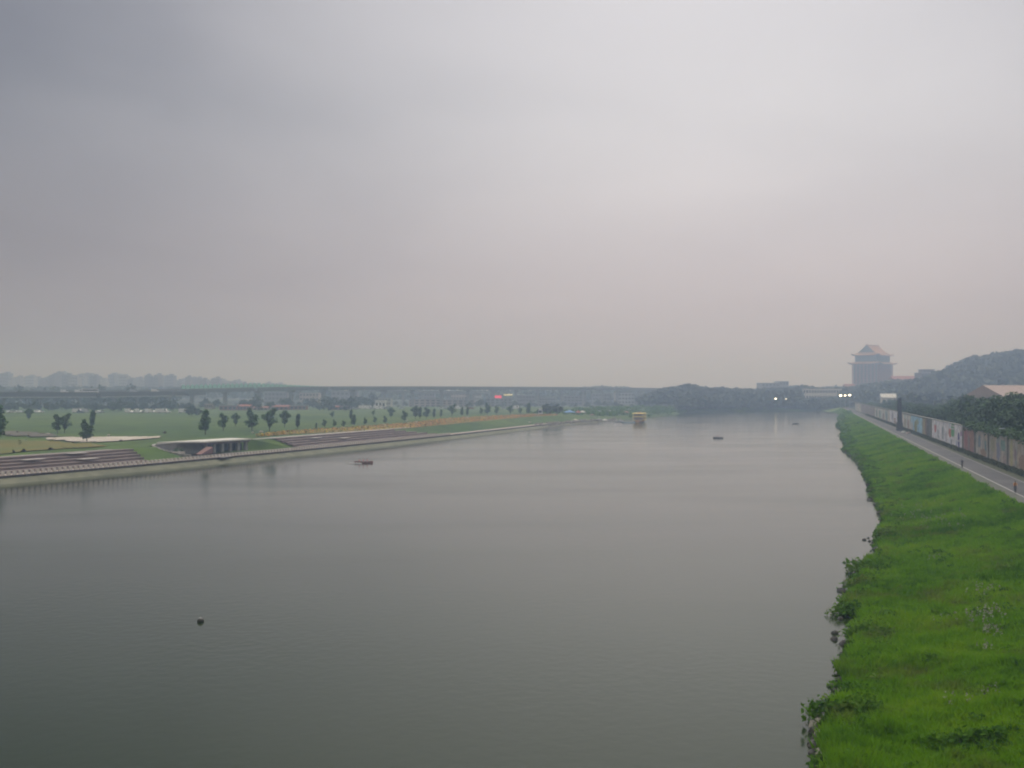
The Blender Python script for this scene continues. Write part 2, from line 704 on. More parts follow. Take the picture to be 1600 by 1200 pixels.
# ------------------------------------------------------------------ right bank grass slope
def grass_mat(name, dark, mid, pale, s1, s2, trans=0.0):
    m = bpy.data.materials.new(name)
    m.use_nodes = True
    nt = m.node_tree
    b = nt.nodes['Principled BSDF']
    b.inputs['Roughness'].default_value = .9
    g = nt.nodes.new('ShaderNodeNewGeometry')
    n4 = nt.nodes.new('ShaderNodeTexNoise')
    n4.inputs['Scale'].default_value = .16
    n4.inputs['Detail'].default_value = 7
    n4.inputs['Roughness'].default_value = .68
    nt.links.new(g.outputs['Position'], n4.inputs['Vector'])
    n1 = nt.nodes.new('ShaderNodeTexNoise')
    n1.inputs['Scale'].default_value = s1
    n1.inputs['Detail'].default_value = 5
    n1.inputs['Roughness'].default_value = .6
    n2 = nt.nodes.new('ShaderNodeTexNoise')
    n2.inputs['Scale'].default_value = s2
    n2.inputs['Detail'].default_value = 4
    nt.links.new(g.outputs['Position'], n1.inputs['Vector'])
    nt.links.new(g.outputs['Position'], n2.inputs['Vector'])
    ad = nt.nodes.new('ShaderNodeMath')
    ad.operation = 'ADD'
    mu = nt.nodes.new('ShaderNodeMath')
    mu.operation = 'MULTIPLY'
    mu.inputs[1].default_value = .45
    nt.links.new(n2.outputs[0], mu.inputs[0])
    nt.links.new(n1.outputs[0], ad.inputs[0])
    nt.links.new(mu.outputs[0], ad.inputs[1])
    r = nt.nodes.new('ShaderNodeValToRGB')
    e = r.color_ramp.elements
    e[0].position = .54
    e[0].color = dark + (1,)
    e[1].position = .92
    e[1].color = pale + (1,)
    x = e.new(.72)
    x.color = mid + (1,)
    nt.links.new(ad.outputs[0], r.inputs[0])
    mr4 = nt.nodes.new('ShaderNodeMapRange')
    mr4.inputs[1].default_value = .54
    mr4.inputs[2].default_value = .70
    mr4.inputs[4].default_value = .75
    nt.links.new(n4.outputs[0], mr4.inputs[0])
    dry = nt.nodes.new('ShaderNodeMix')
    dry.data_type = 'RGBA'
    dry.inputs[7].default_value = (.20, .17, .065, 1)
    nt.links.new(mr4.outputs[0], dry.inputs[0])
    nt.links.new(r.outputs[0], dry.inputs[6])
    nt.links.new(dry.outputs[2], b.inputs['Base Color'])
    if trans:
        tr_ = nt.nodes.new('ShaderNodeBsdfTranslucent')
        nt.links.new(dry.outputs[2], tr_.inputs['Color'])
        ms = nt.nodes.new('ShaderNodeMixShader')
        ms.inputs[0].default_value = trans
        nt.links.new(b.outputs[0], ms.inputs[1])
        nt.links.new(tr_.outputs[0], ms.inputs[2])
        nt.links.new(ms.outputs[0], nt.nodes['Material Output'].inputs['Surface'])
        b.inputs['Specular IOR Level'].default_value = .2
    return m


M_bank = grass_mat('riverbank_grass', (.045, .10, .008), (.085, .160, .010), (.125, .19, .015), .09, .8)
M_blade = grass_mat('grass_blades', (.060, .165, .006), (.150, .320, .009), (.23, .38, .014), .09, 1.3, .45)
M_weed = grass_mat('weed_leaves', (.036, .105, .008), (.080, .185, .010), (.13, .24, .014), .4, 2.0, .35)

SH = 2.3


def zright(d, x):
    x0, x1 = XR(d), XP(d) - SH
    t = (x - x0) / (x1 - x0)
    z = .25 * sstep(0, .03, t) + 2.75 * (0.35 * t + .65 * sstep(.05, 1.0, t))
    n = mnoise.noise(Vector((x * .12, d * .12, 3))) * .35 + mnoise.noise(Vector((x * .5, d * .5, 9))) * .14
    z += n * min(1, t * 12) * min(1, (1 - t) * 12)
    if t < .01:
        z = -.5
    return z


ds = list(np.arange(-450, -10, 40)) + list(np.arange(0, 40, 4)) + list(np.arange(40, 130, .8)) + list(np.arange(130, 300, 2.0)) + \
    list(np.arange(300, 1020, 8)) + [1022]
ts = [0, .008, .02, .035, .05] + list(np.linspace(.07, .97, 56)) + [.985, 1.0]
rows = []
for d in ds:
    x0, x1 = XR(d), XP(d) - SH
    rows.append([(x0 + (x1 - x0) * t_, d, zright(d, x0 + (x1 - x0) * t_)) for t_ in ts])
A = np.array(rows)
A[:, 0, 2] = -.7
A[:, -1, 2] = 3.0
struct(grid_mesh('riverbank_grass_slope', A[:, :, 0], A[:, :, 1], A[:, :, 2], [M_bank]))


def strip(name, fa, fb, z, m, d0=-450, d1=1016, step=20, kind=True):
    ds_ = list(np.arange(d0, d1, step)) + [d1]
    xs_ = np.array([[fa(d), fb(d)] for d in ds_])
    ys_ = np.array([[d, d] for d in ds_], float)
    zs_ = np.full(xs_.shape, z)
    o = grid_mesh(name, xs_, ys_, zs_, [m])
    return struct(o) if kind else o


strip('gravel_shoulder', lambda d: XP(d) - SH, lambda d: XP(d), 3.0, M_gravel)
strip('asphalt_path', lambda d: XP(d), lambda d: XP(d) + 5.4, 3.004, M_asph)
strip('path_edge_line', lambda d: XP(d) + .05, lambda d: XP(d) + .32, 3.012, M_line)
strip('path_edge_line', lambda d: XP(d) + 5.0, lambda d: XP(d) + 5.14, 3.012, M_line)
M_verge = mat('verge_weeds', (.045, .065, .022), .95, (.09, .085, .05), .3, detail=6)
strip('wall_verge', lambda d: XP(d) + 5.4, lambda d: XW(d) + .5, 3.002, M_verge)

# ------------------------------------------------------------------ flood wall with murals
wall_ang = math.atan2(1.0, .27)          # direction of the wall in plan
wdir = Vector((.27, 1.0, 0)).normalized()
wnrm = Vector((-1.0, .27, 0)).normalized()   # towards the river
WH = 5.9

PAL = {
    'grey': [(.38, .35, .30), (.34, .31, .28), (.42, .36, .30), (.29, .32, .31), (.42, .34, .26)],
    'white': [(.68, .64, .66), (.74, .70, .71), (.62, .62, .66)],
    'cream': [(.60, .57, .48), (.52, .53, .48), (.62, .55, .48), (.46, .50, .48)],
    'blue': [(.26, .46, .62), (.34, .53, .64), (.24, .42, .57)],
    'tan': [(.38, .33, .20), (.34, .30, .22)],
    'dark': [(.12, .12, .12), (.14, .13, .12)],
    'wine': [(.32, .17, .16), (.36, .19, .15), (.27, .18, .18)],
    'pink': [(.34, .28, .27), (.30, .26, .26)],
}


def wall_at_px(px):
    # depth at which the wall face crosses photograph column px
    k = (px - 800) / FPX
    # X = k d ; X = 93.7 + .27 (d-199)
    return (93.7 - .27 * 199) / (k - .27)


wall = thing('flood_wall', 'long concrete flood wall with painted murals along the riverside path', 'wall')
# (px range) -> palette and figures; figures: (fraction along, fraction up, half width, half height, colour)
segs = [
    (1336, 1345, 'cream', []), (1345, 1366, 'pink', []),
    (1366.5, 1378, 'cream', [(.3, .5, .1, .3, (.2, .25, .22)), (.7, .5, .12, .35, (.25, .35, .3))]),
    (1378, 1390, 'cream', [(.2, .4, .1, .3, (.3, .22, .2)), (.6, .5, .1, .4, (.2, .3, .32))]),
    (1390, 1402, 'white', [(.4, .6, .1, .3, (.3, .3, .4)), (.7, .3, .15, .2, (.4, .25, .2))]),
    (1410, 1423, 'cream', [(.3, .4, .1, .3, (.35, .3, .2)), (.7, .4, .1, .3, (.4, .25, .2))]),
    (1423, 1441, 'blue', [(.45, .38, .12, .38, (.27, .27, .12)), (.1, .3, .1, .3, (.5, .5, .5)), (.6, .7, .1, .15, (.3, .35, .2))]),
    (1441, 1449, 'tan', [(.7, .5, .2, .5, (.24, .15, .12))]),
    (1449, 1455, 'dark', []),
    (1456, 1468, 'white', [(.45, .62, .14, .22, (.55, .14, .14)), (.8, .35, .1, .2, (.35, .35, .4))]),
    (1468, 1480, 'white', [(.4, .5, .14, .3, (.28, .32, .36)), (.85, .3, .1, .2, (.45, .4, .45))]),
    (1480, 1492, 'white', [(.35, .58, .16, .2, (.55, .15, .10)), (.7, .72, .22, .3, (.10, .36, .13)), (.55, .2, .1, .12, (.3, .3, .35))]),
    (1492, 1505, 'white', [(.45, .36, .13, .34, (.12, .10, .30)), (.75, .68, .1, .14, (.35, .2, .4)), (.15, .2, .07, .15, (.3, .35, .5))]),
    (1505, 1511, 'wine', [(.6, .6, .3, .35, (.42, .08, .08))]),
    (1511, 1524, 'wine', [(.6, .6, .2, .4, (.40, .16, .08)), (.2, .4, .1, .3, (.25, .2, .2))]),
    (1524, 1545, 'grey', [(.3, .6, .1, .25, (.16, .22, .28)), (.75, .4, .08, .3, (.14, .25, .24)), (.6, .2, .2, .15, (.38, .20, .08))]),
    (1545, 1575, 'grey', [(.2, .6, .12, .25, (.34, .30, .14)), (.5, .45, .1, .3, (.22, .22, .34)), (.75, .7, .12, .2, (.15, .3, .25)), (.85, .2, .1, .15, (.40, .26, .22))]),
    (1575, 1590, 'grey', [(.35, .5, .13, .5, (.48, .42, .08)), (.75, .5, .12, .2, (.30, .18, .2))]),
    (1590, 1620, 'grey', [(.3, .3, .25, .25, (.36, .20, .12)), (.7, .7, .2, .2, (.18, .2, .26))]),
    (1620, 1680, 'grey', [(.2, .5, .15, .3, (.2, .26, .34)), (.7, .4, .2, .25, (.36, .25, .12))]),
    (1680, 1800, 'cream', [(.4, .5, .15, .3, (.36, .18, .2))]), (1800, 2200, 'grey', [(.4, .5, .1, .3, (.2, .26, .34))]),
]
mm = bpy.data.materials.new('mural_paint')
mm.use_nodes = True
b = mm.node_tree.nodes['Principled BSDF']
b.inputs['Roughness'].default_value = .85
att = mm.node_tree.nodes.new('ShaderNodeVertexColor')
att.layer_name = 'paint'
gg = mm.node_tree.nodes.new('ShaderNodeNewGeometry')
nn = mm.node_tree.nodes.new('ShaderNodeTexNoise')
nn.inputs['Scale'].default_value = .9
nn.inputs['Detail'].default_value = 6
mm.node_tree.links.new(gg.outputs['Position'], nn.inputs['Vector'])
rr = mm.node_tree.nodes.new('ShaderNodeMapRange')
rr.inputs[1].default_value = .3
rr.inputs[2].default_value = .7
rr.inputs[3].default_value = .75
rr.inputs[4].default_value = 1.1
mm.node_tree.links.new(nn.outputs[0], rr.inputs[0])
vm = mm.node_tree.nodes.new('ShaderNodeVectorMath')
vm.operation = 'SCALE'
mm.node_tree.links.new(att.outputs[0], vm.inputs[0])
mm.node_tree.links.new(rr.outputs[0], vm.inputs['Scale'])
mm.node_tree.links.new(vm.outputs[0], b.inputs['Base Color'])
M_mural = mm


def wall_pt(d, off=0.0, z=3.0):
    p = Vector((XW(d), d, z)) + wnrm * off
    return p


def mural_panel(d0, d1, pal, figs, h=WH, cell=.35):
    L = (d1 - d0) * math.sqrt(1 + .27 ** 2)
    nx = max(2, int(L / cell))
    nx = min(nx, 220)
    nz = 16
    me = bpy.data.meshes.new('wall_panel')
    verts, faces, cols = [], [], []
    prnd = random.Random(int(d0 * 7))
    cl = PAL[pal]
    # front paint grid 3 mm proud of the slab
    for i in range(nx + 1):
        p = wall_pt(d0 + (d1 - d0) * i / nx, .0)
        for k in range(nz + 1):
            verts.append((p.x, p.y, 3.0 + h * k / nz))
    bands = [prnd.choice(cl) for _ in range(30)]
    for i in range(nx):
        for k in range(nz):
            a = i * (nz + 1) + k
            faces.append((a, a + nz + 1, a + nz + 2, a + 1)[::-1])
            u, v = 1 - (i + .5) / nx, (k + .5) / nz
            c = Vector(bands[int((u * 9 + .4 * math.sin(v * 6 + u * 9))) % 30])
            nzv = mnoise.noise(Vector((u * 9, v * 4, d0)))
            c = c * (1 + .35 * nzv)
            for fu, fv, hw, hh, fc in figs:
                jx = .04 * mnoise.noise(Vector((v * 7, fu * 31, 1)))
                if ((u - fu - jx) / hw) ** 2 + ((v - fv) / hh) ** 4 < 1:
                    g_ = (fc[0] + fc[1] + fc[2]) / 3
                    k_ = .62 if pal in ('grey', 'wine') else .85
                    c = Vector([g_ + (q_ - g_) * k_ for q_ in fc]) * (1 + .3 * mnoise.noise(Vector((u * 20, v * 12, 5))))
                    if pal == 'white' and ((v * 9) % 1) < .16:
                        c = Vector((.5, .48, .48))
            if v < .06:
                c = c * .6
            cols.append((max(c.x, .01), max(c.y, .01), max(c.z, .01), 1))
    # slab body behind
    n0 = len(verts)
    for d_ in (d0, d1):
        for off in (-.004, -.5):
            for z in (3.0 - .5, 3.0 + h):
                p = wall_pt(d_, off)
                verts.append((p.x, p.y, z))
    q = n0
    body = [(q, q + 1, q + 3, q + 2), (q + 4, q + 6, q + 7, q + 5), (q + 1, q + 5, q + 7, q + 3), (q + 2, q + 3, q + 7, q + 6), (q, q + 4, q + 5, q + 1)]
    for f_ in body:
        faces.append(f_)
        cols.append((.25, .24, .22, 1))
    me.from_pydata(verts, [], faces)
    ca = me.color_attributes.new('paint', 'FLOAT_COLOR', 'CORNER')
    arr = []
    for poly, c in zip(me.polygons, cols):
        arr += list(c) * poly.loop_total
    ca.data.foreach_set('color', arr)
    me.materials.append(M_mural)
    return link('wall_panel', me, wall)


for (p0, p1, pal, figs) in segs:
    dA, dB = wall_at_px(p1), wall_at_px(p0)
    dA, dB = max(dA, 20), min(dB, 1010)
    # painted bays of the wall, each a slab of its own
    bays = max(1, int(round((dB - dA) / 45.0))) if pal in ('pink',) else 1
    for q in range(bays):
        a = dA + (dB - dA) * q / bays
        c_ = dA + (dB - dA) * (q + 1) / bays
        hh = WH + (.35 if pal == 'white' else 0)
        o = mural_panel(a + .04, c_ - .04, pal, figs, hh, .4 if dA < 500 else 1.5)
        o['label'] = {'grey': 'grey tan wall bay with faded painted figures', 'white': 'white mural bay with coloured figures',
                      'cream': 'cream painted mural bay', 'blue': 'light blue mural bay', 'tan': 'tan painted bay',
                      'dark': 'dark grey unpainted bay', 'wine': 'dark red painted bay', 'pink': 'pinkish grey bay'}[pal]
# gap behind the tower column and the thin coping
o = mural_panel(wall_at_px(1410) + .04, wall_at_px(1402) - .04, 'pink', [], WH, 1)
o['label'] = 'pinkish grey bay behind the dark tower'
ds_ = list(np.arange(20, 1010, 30)) + [1010]
cb = MB()
for a, c_ in zip(ds_, ds_[1:]):
    p, q = wall_pt(a, -.25), wall_pt(c_, -.25)
    mid = (p + q) / 2
    ln = (q - p).length
    cb.box((mid.x, mid.y, 3 + WH + .38 + .08), (.75, ln + .0, .16), -math.atan(.27))
cb.build('coping', M_conc, wall)
for px in (1366.2, 1449, 1455.4, 1505, 1524, 1545, 1575, 1620):
    dd = wall_at_px(px)
    p = wall_pt(dd, .16)
    bx = MB()
    bx.box((p.x, p.y, 3 + (WH + .3) / 2), (.3, .55, WH + .3), -math.atan(.27))
    bx.build('buttress', M_conc, wall)

# hanging creepers on top of the wall, near the right edge
def creeper_pts(d0, d1, n):
    u = rng.uniform(0, 1, n)
    d_ = d0 + (d1 - d0) * u
    off = rng.normal(-.2, .55, n)
    env = 1.0 + .8 * np.sin(d_ * .35) * np.sin(d_ * .13 + 1)
    z_ = 3 + WH + .45 + rng.normal(0, .38, n) * env + .35
    X = 93.7 + .27 * (d_ - 199)
    return np.stack([X - off * .96, d_ + off * .26, z_], 1)


pts = creeper_pts(120, 272, 9000)
cr = link('wall_top_creeper', tri_mesh('wall_top_creeper', leaf_quads(pts, rng.uniform(.14, .34, len(pts))), 4, [M_leaf_d]))
stuff(cr, 'dark green creeper growing along the top of the near flood wall', 'creeper')

# ------------------------------------------------------------------ quay on the left bank
def lstrip(name, s0, z0, s1, z1, m, d0, d1, step=8, parent=None):
    ds_ = list(np.arange(d0, d1, step)) + [d1]
    xs_ = np.array([[XL(d) - s0, XL(d) - s1] for d in ds_])
    ys_ = np.array([[d, d] for d in ds_], float)
    zs_ = np.array([[z0, z1] for d in ds_], float)
    return grid_mesh(name, xs_, ys_, zs_, [m], parent=parent, smooth=False)


struct(lstrip('quay_apron', -.25, -.35, 3.0, .95, M_conc_moss, -440, 640))
struct(lstrip('quay_face', 3.0, .951, 3.02, 1.45, M_dark, -440, 640))  # shadow below the stone blocks, painted as a dark strip
struct(lstrip('quay_promenade', 3.02, 1.45, 7.6, 1.452, M_prom, -440, 640))


def ldir(d):
    v = Vector((XL(d + 2) - XL(d - 2), 4.0, 0)).normalized()
    return v


rail = thing('quay_railing', 'row of short pale stone blocks along the edge of the left quay', 'railing')
pm = MB().box((0, 0, .38), (.42, .72, .76), 0, 0, .92).mesh('post', M_post)
d = 196.0
k = 0
while d < 420 and k < 240:
    v = ldir(d)
    p = (XL(d) - 3.45, d, 1.45)
    link('post', pm, rail, p, math.atan2(v.y, v.x) - math.pi / 2)
    d += 1.42 * v.y
    k += 1
while d < 636:
    pass
    break
lr = MB()
for a in np.arange(196, 420, 8):
    v = ldir(a + 4)
    lr.box((XL(a + 4) - 3.45, a + 4, 1.45 + .45), (.16, 8.0 / v.y, .12), math.atan2(v.y, v.x) - math.pi / 2)
lr.build('rail', M_brown, rail)


def step_terrace(label, d0, d1, taper0, taper1):
    t_ = thing('stepped_terrace', label, 'terrace')
    for k in range(5):
        a = d0 + taper0 * k
        c_ = d1 + taper1 * k
        s0, s1 = 7.62 + 2.4 * k, 7.6 + 2.4 * (k + 1)
        z = 1.452 + .53 * (k + 1)
        ds_ = list(np.arange(a, c_, 8)) + [c_]
        xs_ = np.array([[XL(d) - s0, XL(d) - s0 - .01, XL(d) - s0 - .38, XL(d) - s1] for d in ds_])
        ys_ = np.array([[d] * 4 for d in ds_], float)
        zs_ = np.array([[z - .53, z, z + .003, z + .003] for d in ds_], float)
        grid_mesh('step', xs_, ys_, zs_, [M_brown, M_stepedge], lambda i, j: 1 if j == 1 else 0, parent=t_, smooth=False)
    return t_


t1_ = step_terrace('reddish brown stepped terrace on the left quay nearest the left edge', 120, 256, 0, 2.2)
t2_ = step_terrace('long reddish brown stepped terrace between the plaza pavilion and the flower bed', 318, 418, 1.5, -4)
for (t_, d_, s_, k_) in ((t1_, 232, 13.4, 3), (t1_, 243, 11.0, 2), (t1_, 246, 16, 4), (t2_, 340, 14, 3), (t2_, 352, 11, 2)):
    v = ldir(d_)
    lb = MB()
    lb.box((XL(d_) - s_, d_, 1.452 + .53 * k_ + .56), (2.0, 5.0, .08), math.atan2(v.y, v.x) - math.pi / 2)
    lb.build('landing_slab', M_conc_pale, t_)
struct(lstrip('terrace_walk', 19.7, 4.12, 22.3, 4.13, M_conc_pale, 318, 424))
struct(lstrip('terrace_walk', 19.7, 4.12, 21.6, 4.13, M_stepedge, 120, 262))

# plaza pavilion sunk into the bank
P0, P1 = Vector((-83.2, 294, 0)), Vector((-75.7, 310.5, 0))
pv = thing('sunken_pavilion', 'low concrete pavilion with white flat roof and five dark openings set in the left bank', 'pavilion')
fd = (P1 - P0).normalized()
fn = Vector((fd.y, -fd.x, 0))
L = (P1 - P0).length
ang = math.atan2(fd.y, fd.x)
bx = MB()
c_ = P0 + fd * L / 2 - fn * 3.5
bx.box((c_.x, c_.y, 2.6), (L, .3, 2.5), ang)
bx.build('back_wall', M_dark, pv)
for k in range(6):
    c_ = P0 + fd * (L - 1.0) * k / 5 + fd * .5
    MB().box((c_.x, c_.y, 2.5), (1.0, .8, 2.35), ang).build('column', M_conc, pv)
for k in range(5):
    c_ = P0 + fd * ((L - 1.0) * (k + .5) / 5 + .5) - fn * .9
    MB().box((c_.x, c_.y, 2.4), ((L - 6) / 5, .1, 2.0), ang).build('window', M_glass, pv)
c_ = P0 + fd * L / 2 - fn * .1
MB().box((c_.x, c_.y, 3.95), (L + 1.2, 1.4, .55), ang).build('fascia', M_brown, pv)
roof = [P0 - fd * 1 + fn * .9, P1 + fd * 1 + fn * .9, P1 + fd * 1.5 - fn * 7.0, P0 - fn * 7.5 - fd * 9, Vector((-94, 288, 0)), Vector((-90.2, 291.2, 0))]
MB().prism([(p.x, p.y) for p in roof[::-1]][::-1], 4.24, 4.62).build('roof', M_white if False else mat('white_roof', (.74, .71, .64), .8, (.6, .57, .5), .3), pv)
# curved retaining wall of the sunken court
arc = [Vector((-83.6, 295.0, 0))] + [Vector((x, y, 0)) for x, y in COURT[2:7]]
cw = thing('court_wall', 'curved grey concrete retaining wall around the sunken court beside the pavilion', 'wall')
fine = []
for a, c2 in zip(arc, arc[1:]):
    for q in range(4):
        fine.append(a.lerp(c2, q / 4))
fine.append(arc[-1])
for _ in range(3):
    fine = [fine[0]] + [(fine[i - 1] + fine[i] * 2 + fine[i + 1]) / 4 for i in range(1, len(fine) - 1)] + [fine[-1]]
wv = MB()
cvp = MB()
for i, (a, c2) in enumerate(zip(fine, fine[1:])):
    m_ = (a + c2) / 2
    dv = c2 - a
    h0 = 2.9 * (1 - .75 * sstep(.45, 1.0, i / len(fine)))
    an = math.atan2(dv.y, dv.x)
    wv.box((m_.x, m_.y, 1.3 + h0 / 2), (dv.length + .1, .4, h0), an)
    cvp.box((m_.x, m_.y, 1.3 + h0 + .06), (dv.length + .12, .7, .12), an)
wv.build('wall_face', M_conc, cw)
cvp.build('coping', M_conc_pale, cw)
rampm = MB()
a = P0 + fn * 1.2 - fd * .2
rampm.add([a, a + fn * 2, a - fd * 5.5 + fn * 2.6, a - fd * 5.5 + fn * .8, ], [(0, 1, 2, 3)])
rv = [(p[0], p[1], z) for p, z in zip(rampm.v, (3.2, 3.1, 1.45, 1.45))] + [(p[0], p[1], 1.3) for p in rampm.v]
rp = MB().add(rv, [(3, 2, 1, 0), (0, 1, 5, 4), (1, 2, 6, 5), (2, 3, 7, 6), (3, 0, 4, 7)])
tag(rp.build('ramp', mat('red_brick_paving', (.26, .15, .13), .9)), 'reddish ramp climbing beside the sunken pavilion', 'ramp')
struct(MB().prism([COURT[i] for i in (2, 3, 4, 5, 6)][::-1] + [(-73, 274), (-66, 308)][::1], 1.32, 1.40).build('court_paving', M_conc))
# low pavement and planters in front of the pavilion
for (px, py, s_, lab) in ((275, 711, 1.0, 'cream planter box with a small shrub in the sunken court'), (284, 709.5, .8, 'smaller cream planter behind the first one in the sunken court'),
                          (256, 711.5, .9, 'dark shrub planter at the left end of the sunken court')):
    p = W(px, py, 1.4)
    t_ = thing('planter', lab, 'planter', p)
    MB().box((0, 0, .45 * s_), (1.9 * s_, 1.2, .9 * s_), .4, 0, 1.06).build('planter_box', M_post if px > 260 else M_dark, t_)
    pts = rng.normal(0, .35, (120, 3)) + np.array([0, 0, 1.1 * s_])
    link('shrub', tri_mesh('shrub', leaf_quads(pts, .14), 4, [M_leaf_y]), t_)

# ------------------------------------------------------------------ patches on the left park
def patch(name, pts, z, m):
    w = [W(x, y, z) for x, y in pts]
    o = MB().add(w, [tuple(range(len(w)))]).build(name, m)
    return struct(o)


def draped(name, near, far, m, dz=.06, n=40, jit=1.0):
    """strip between two photograph polylines laid on the land"""
    def ip(pl, u):
        k = u * (len(pl) - 1)
        i = min(int(k), len(pl) - 2)
        return pl[i][0] + (pl[i + 1][0] - pl[i][0]) * (k - i), pl[i][1] + (pl[i + 1][1] - pl[i][1]) * (k - i)
    rows_ = []
    for i in range(n + 1):
        u = i / n
        a = W(*ip(near, u), 4.0)
        c = W(*ip(far, u), 4.0)
        row = []
        for j in range(5):
            x = a[0] + (c[0] - a[0]) * j / 4
            y = a[1] + (c[1] - a[1]) * j / 4
            if jit and j in (0, 4):
                k_ = jit * mnoise.noise(Vector((i * .55, j * 3.1, a[0] * .01)))
                y += k_ * 6
                x += k_
            row.append((x, y, zleft(y, XL(y) - x) + dz))
        rows_.append(row)
    A_ = np.array(rows_)
    return grid_mesh(name, A_[:, :, 0], A_[:, :, 1], A_[:, :, 2], [m])


M_sand = mat('pale_sand', (.55, .50, .42), .95, (.44, .38, .30), .15)
struct(draped('pale_sand_patch', [(72, 688), (95, 690), (130, 692), (175, 691), (215, 688), (250, 685)], [(72, 686), (105, 685), (130, 685), (170, 684), (215, 683.5), (250, 683)], M_sand, .30))
M_dirt = mat('bare_earth', (.13, .11, .085), .95, (.09, .09, .06), .2)
struct(draped('dirt_track', [(-60, 681), (10, 681), (50, 684), (95, 684)], [(-60, 674), (10, 674), (50, 676), (80, 679)], M_dirt, .28))
M_yg = mat('yellow_green_weeds', (.11, .13, .025), .95, (.16, .13, .02), .08)
struct(draped('weedy_strip', [(-80, 712), (0, 711), (40, 706), (100, 702), (170, 698)], [(-80, 690), (0, 690), (40, 690), (80, 691), (140, 693.5)], M_yg, .22))

M_fl = mat('flower_bed_soil', (.16, .14, .025), .95, (.24, .13, .02), .07)
fn_near = [(400, 683), (440, 680), (560, 674.5), (650, 668), (690, 664.5), (760, 657.5), (820, 652), (872, 649)]
fn_far = [(400, 681), (440, 675), (560, 667), (650, 660), (690, 655), (760, 650.5), (820, 648), (872, 647)]
fb = draped('flower_bed', fn_near, fn_far, M_fl, .10, 60)
me = fb.data
vv = np.array([v.co[:] for v in me.vertices]).reshape(61, 5, 3)
N = 9000
u = rng.uniform(0, 60, N)
w_ = rng.uniform(0, 4, N)
iu, iw = np.minimum(u.astype(int), 59), np.minimum(w_.astype(int), 3)
fu, fw = (u - iu)[:, None], (w_ - iw)[:, None]
P = vv[iu, iw] * (1 - fu) * (1 - fw) + vv[iu + 1, iw] * fu * (1 - fw) + vv[iu, iw + 1] * (1 - fu) * fw + vv[iu + 1, iw + 1] * fu * fw
P[:, 2] += rng.uniform(.1, .55, N)
M_fy = mat('yellow_petals', (.55, .42, .03), .8)
M_fo = mat('orange_petals', (.50, .18, .03), .8)
M_fg = mat('flower_leaves', (.07, .12, .02), .8)
mi = rng.choice([0, 1, 2], N, p=[.38, .22, .40])
mi[(P[:, 1] > 430) & (mi == 0) & (rng.uniform(0, 1, N) < .6)] = 1
blooms = link('flowers', tri_mesh('flowers', leaf_quads(P, rng.uniform(.18, .34, N), 1.5), 4, [M_fy, M_fo, M_fg], mi))
stuff(blooms, 'band of yellow and orange flowers along the far side of the quay', 'flowers')
struct(fb)

# ------------------------------------------------------------------ trees
def crown_mesh(name, lobes, n, size, m, core=True):
    vol = np.array([l[3] * l[4] * l[5] for l in lobes]) ** .75
    pick = rng.choice(len(lobes), n, p=vol / vol.sum())
    L_ = np.array(lobes)[pick]
    dirs = rng.normal(size=(n, 3))
    dirs /= np.linalg.norm(dirs, axis=1)[:, None]
    rad = rng.uniform(.2, 1.15, n) ** .6
    P_ = L_[:, :3] + dirs * rad[:, None] * L_[:, 3:6]
    v = leaf_quads(P_, rng.uniform(.6, 1.25, n) * size, .3)
    return tri_mesh(name, v, 4, [m])


def make_tree(name, label, cat, lobes, h, n, size, m, tr=.12, lean=0.0, group=None):
    t_ = thing(name, label, cat, (0, 0, -500), 0, group)
    tb = MB()
    top = h * .72
    tb.tube([(0, 0, -.4), (lean * .2, 0, h * .25), (lean * .6, 0, h * .5), (lean, 0, top)], [tr, tr * .8, tr * .55, tr * .2], 7)
    for l in lobes[:6]:
        s0 = h * random.uniform(.22, .42)
        tb.tube([(lean * s0 / h, 0, s0), ((l[0]) * .6, l[1] * .6, (s0 + l[2]) / 2), (l[0], l[1], l[2])], [tr * .5, tr * .35, tr * .1], 5)
    tb.build('trunk', M_trunk, t_)
    link('crown', crown_mesh('crown', lobes, n, size, m), t_)
    return t_


def proto_clean(p):
    for c in list(p.children):
        bpy.data.objects.remove(c)
    bpy.data.objects.remove(p)


# young park trees: narrow, lumpy crowns, unit height about 7 m
YT = []
ydef = [
    [(-.3, 0, 2.6, .9, .9, 1.1), (.1, .1, 4.0, .9, .9, 1.0), (-.1, 0, 5.4, .65, .6, 1.1), (.2, 0, 6.4, .4, .4, .8)],
    [(-.5, 0, 3.1, .9, .8, 1.2), (.5, .2, 4.4, .9, .9, 1.2), (-.4, 0, 5.8, .6, .6, .9)],
    [(0, 0, 2.7, .7, .7, 1.0), (.9, 0, 4.6, .8, .8, .9), (-.8, .1, 4.7, .75, .8, .9), (.1, 0, 5.6, .6, .6, 1.2)],
    [(0, 0, 3.2, .6, .6, 1.6), (.2, .2, 5.0, .6, .6, 1.5)],
    [(-.2, 0, 2.5, 1.2, 1.1, 1.0), (.3, 0, 3.9, .9, .9, .9), (-.4, 0, 5.0, .6, .6, .9), (-.6, 0, 6.0, .4, .4, .6)],
    [(.9, 0, 3.4, .9, .9, .8), (-.7, 0, 4.4, 1.0, .9, .9), (.5, .1, 5.4, .9, .9, .9), (1.2, 0, 6.2, .6, .6, .6), (-.1, 0, 3.0, .6, .6, .8)],
]
for lob in ydef:
    lob = [(x_, y_, z_ - .25, a_ * 1.2, b_ * 1.2, c_ * 1.15) for (x_, y_, z_, a_, b_, c_) in lob] + [(.1, 0, 1.9, .6, .6, .8)]
    YT.append(make_tree('young_tree', 'young tree', 'tree', lob, 7.0, 620, .27, M_leaf_y, .11, random.uniform(-.3, .3)))

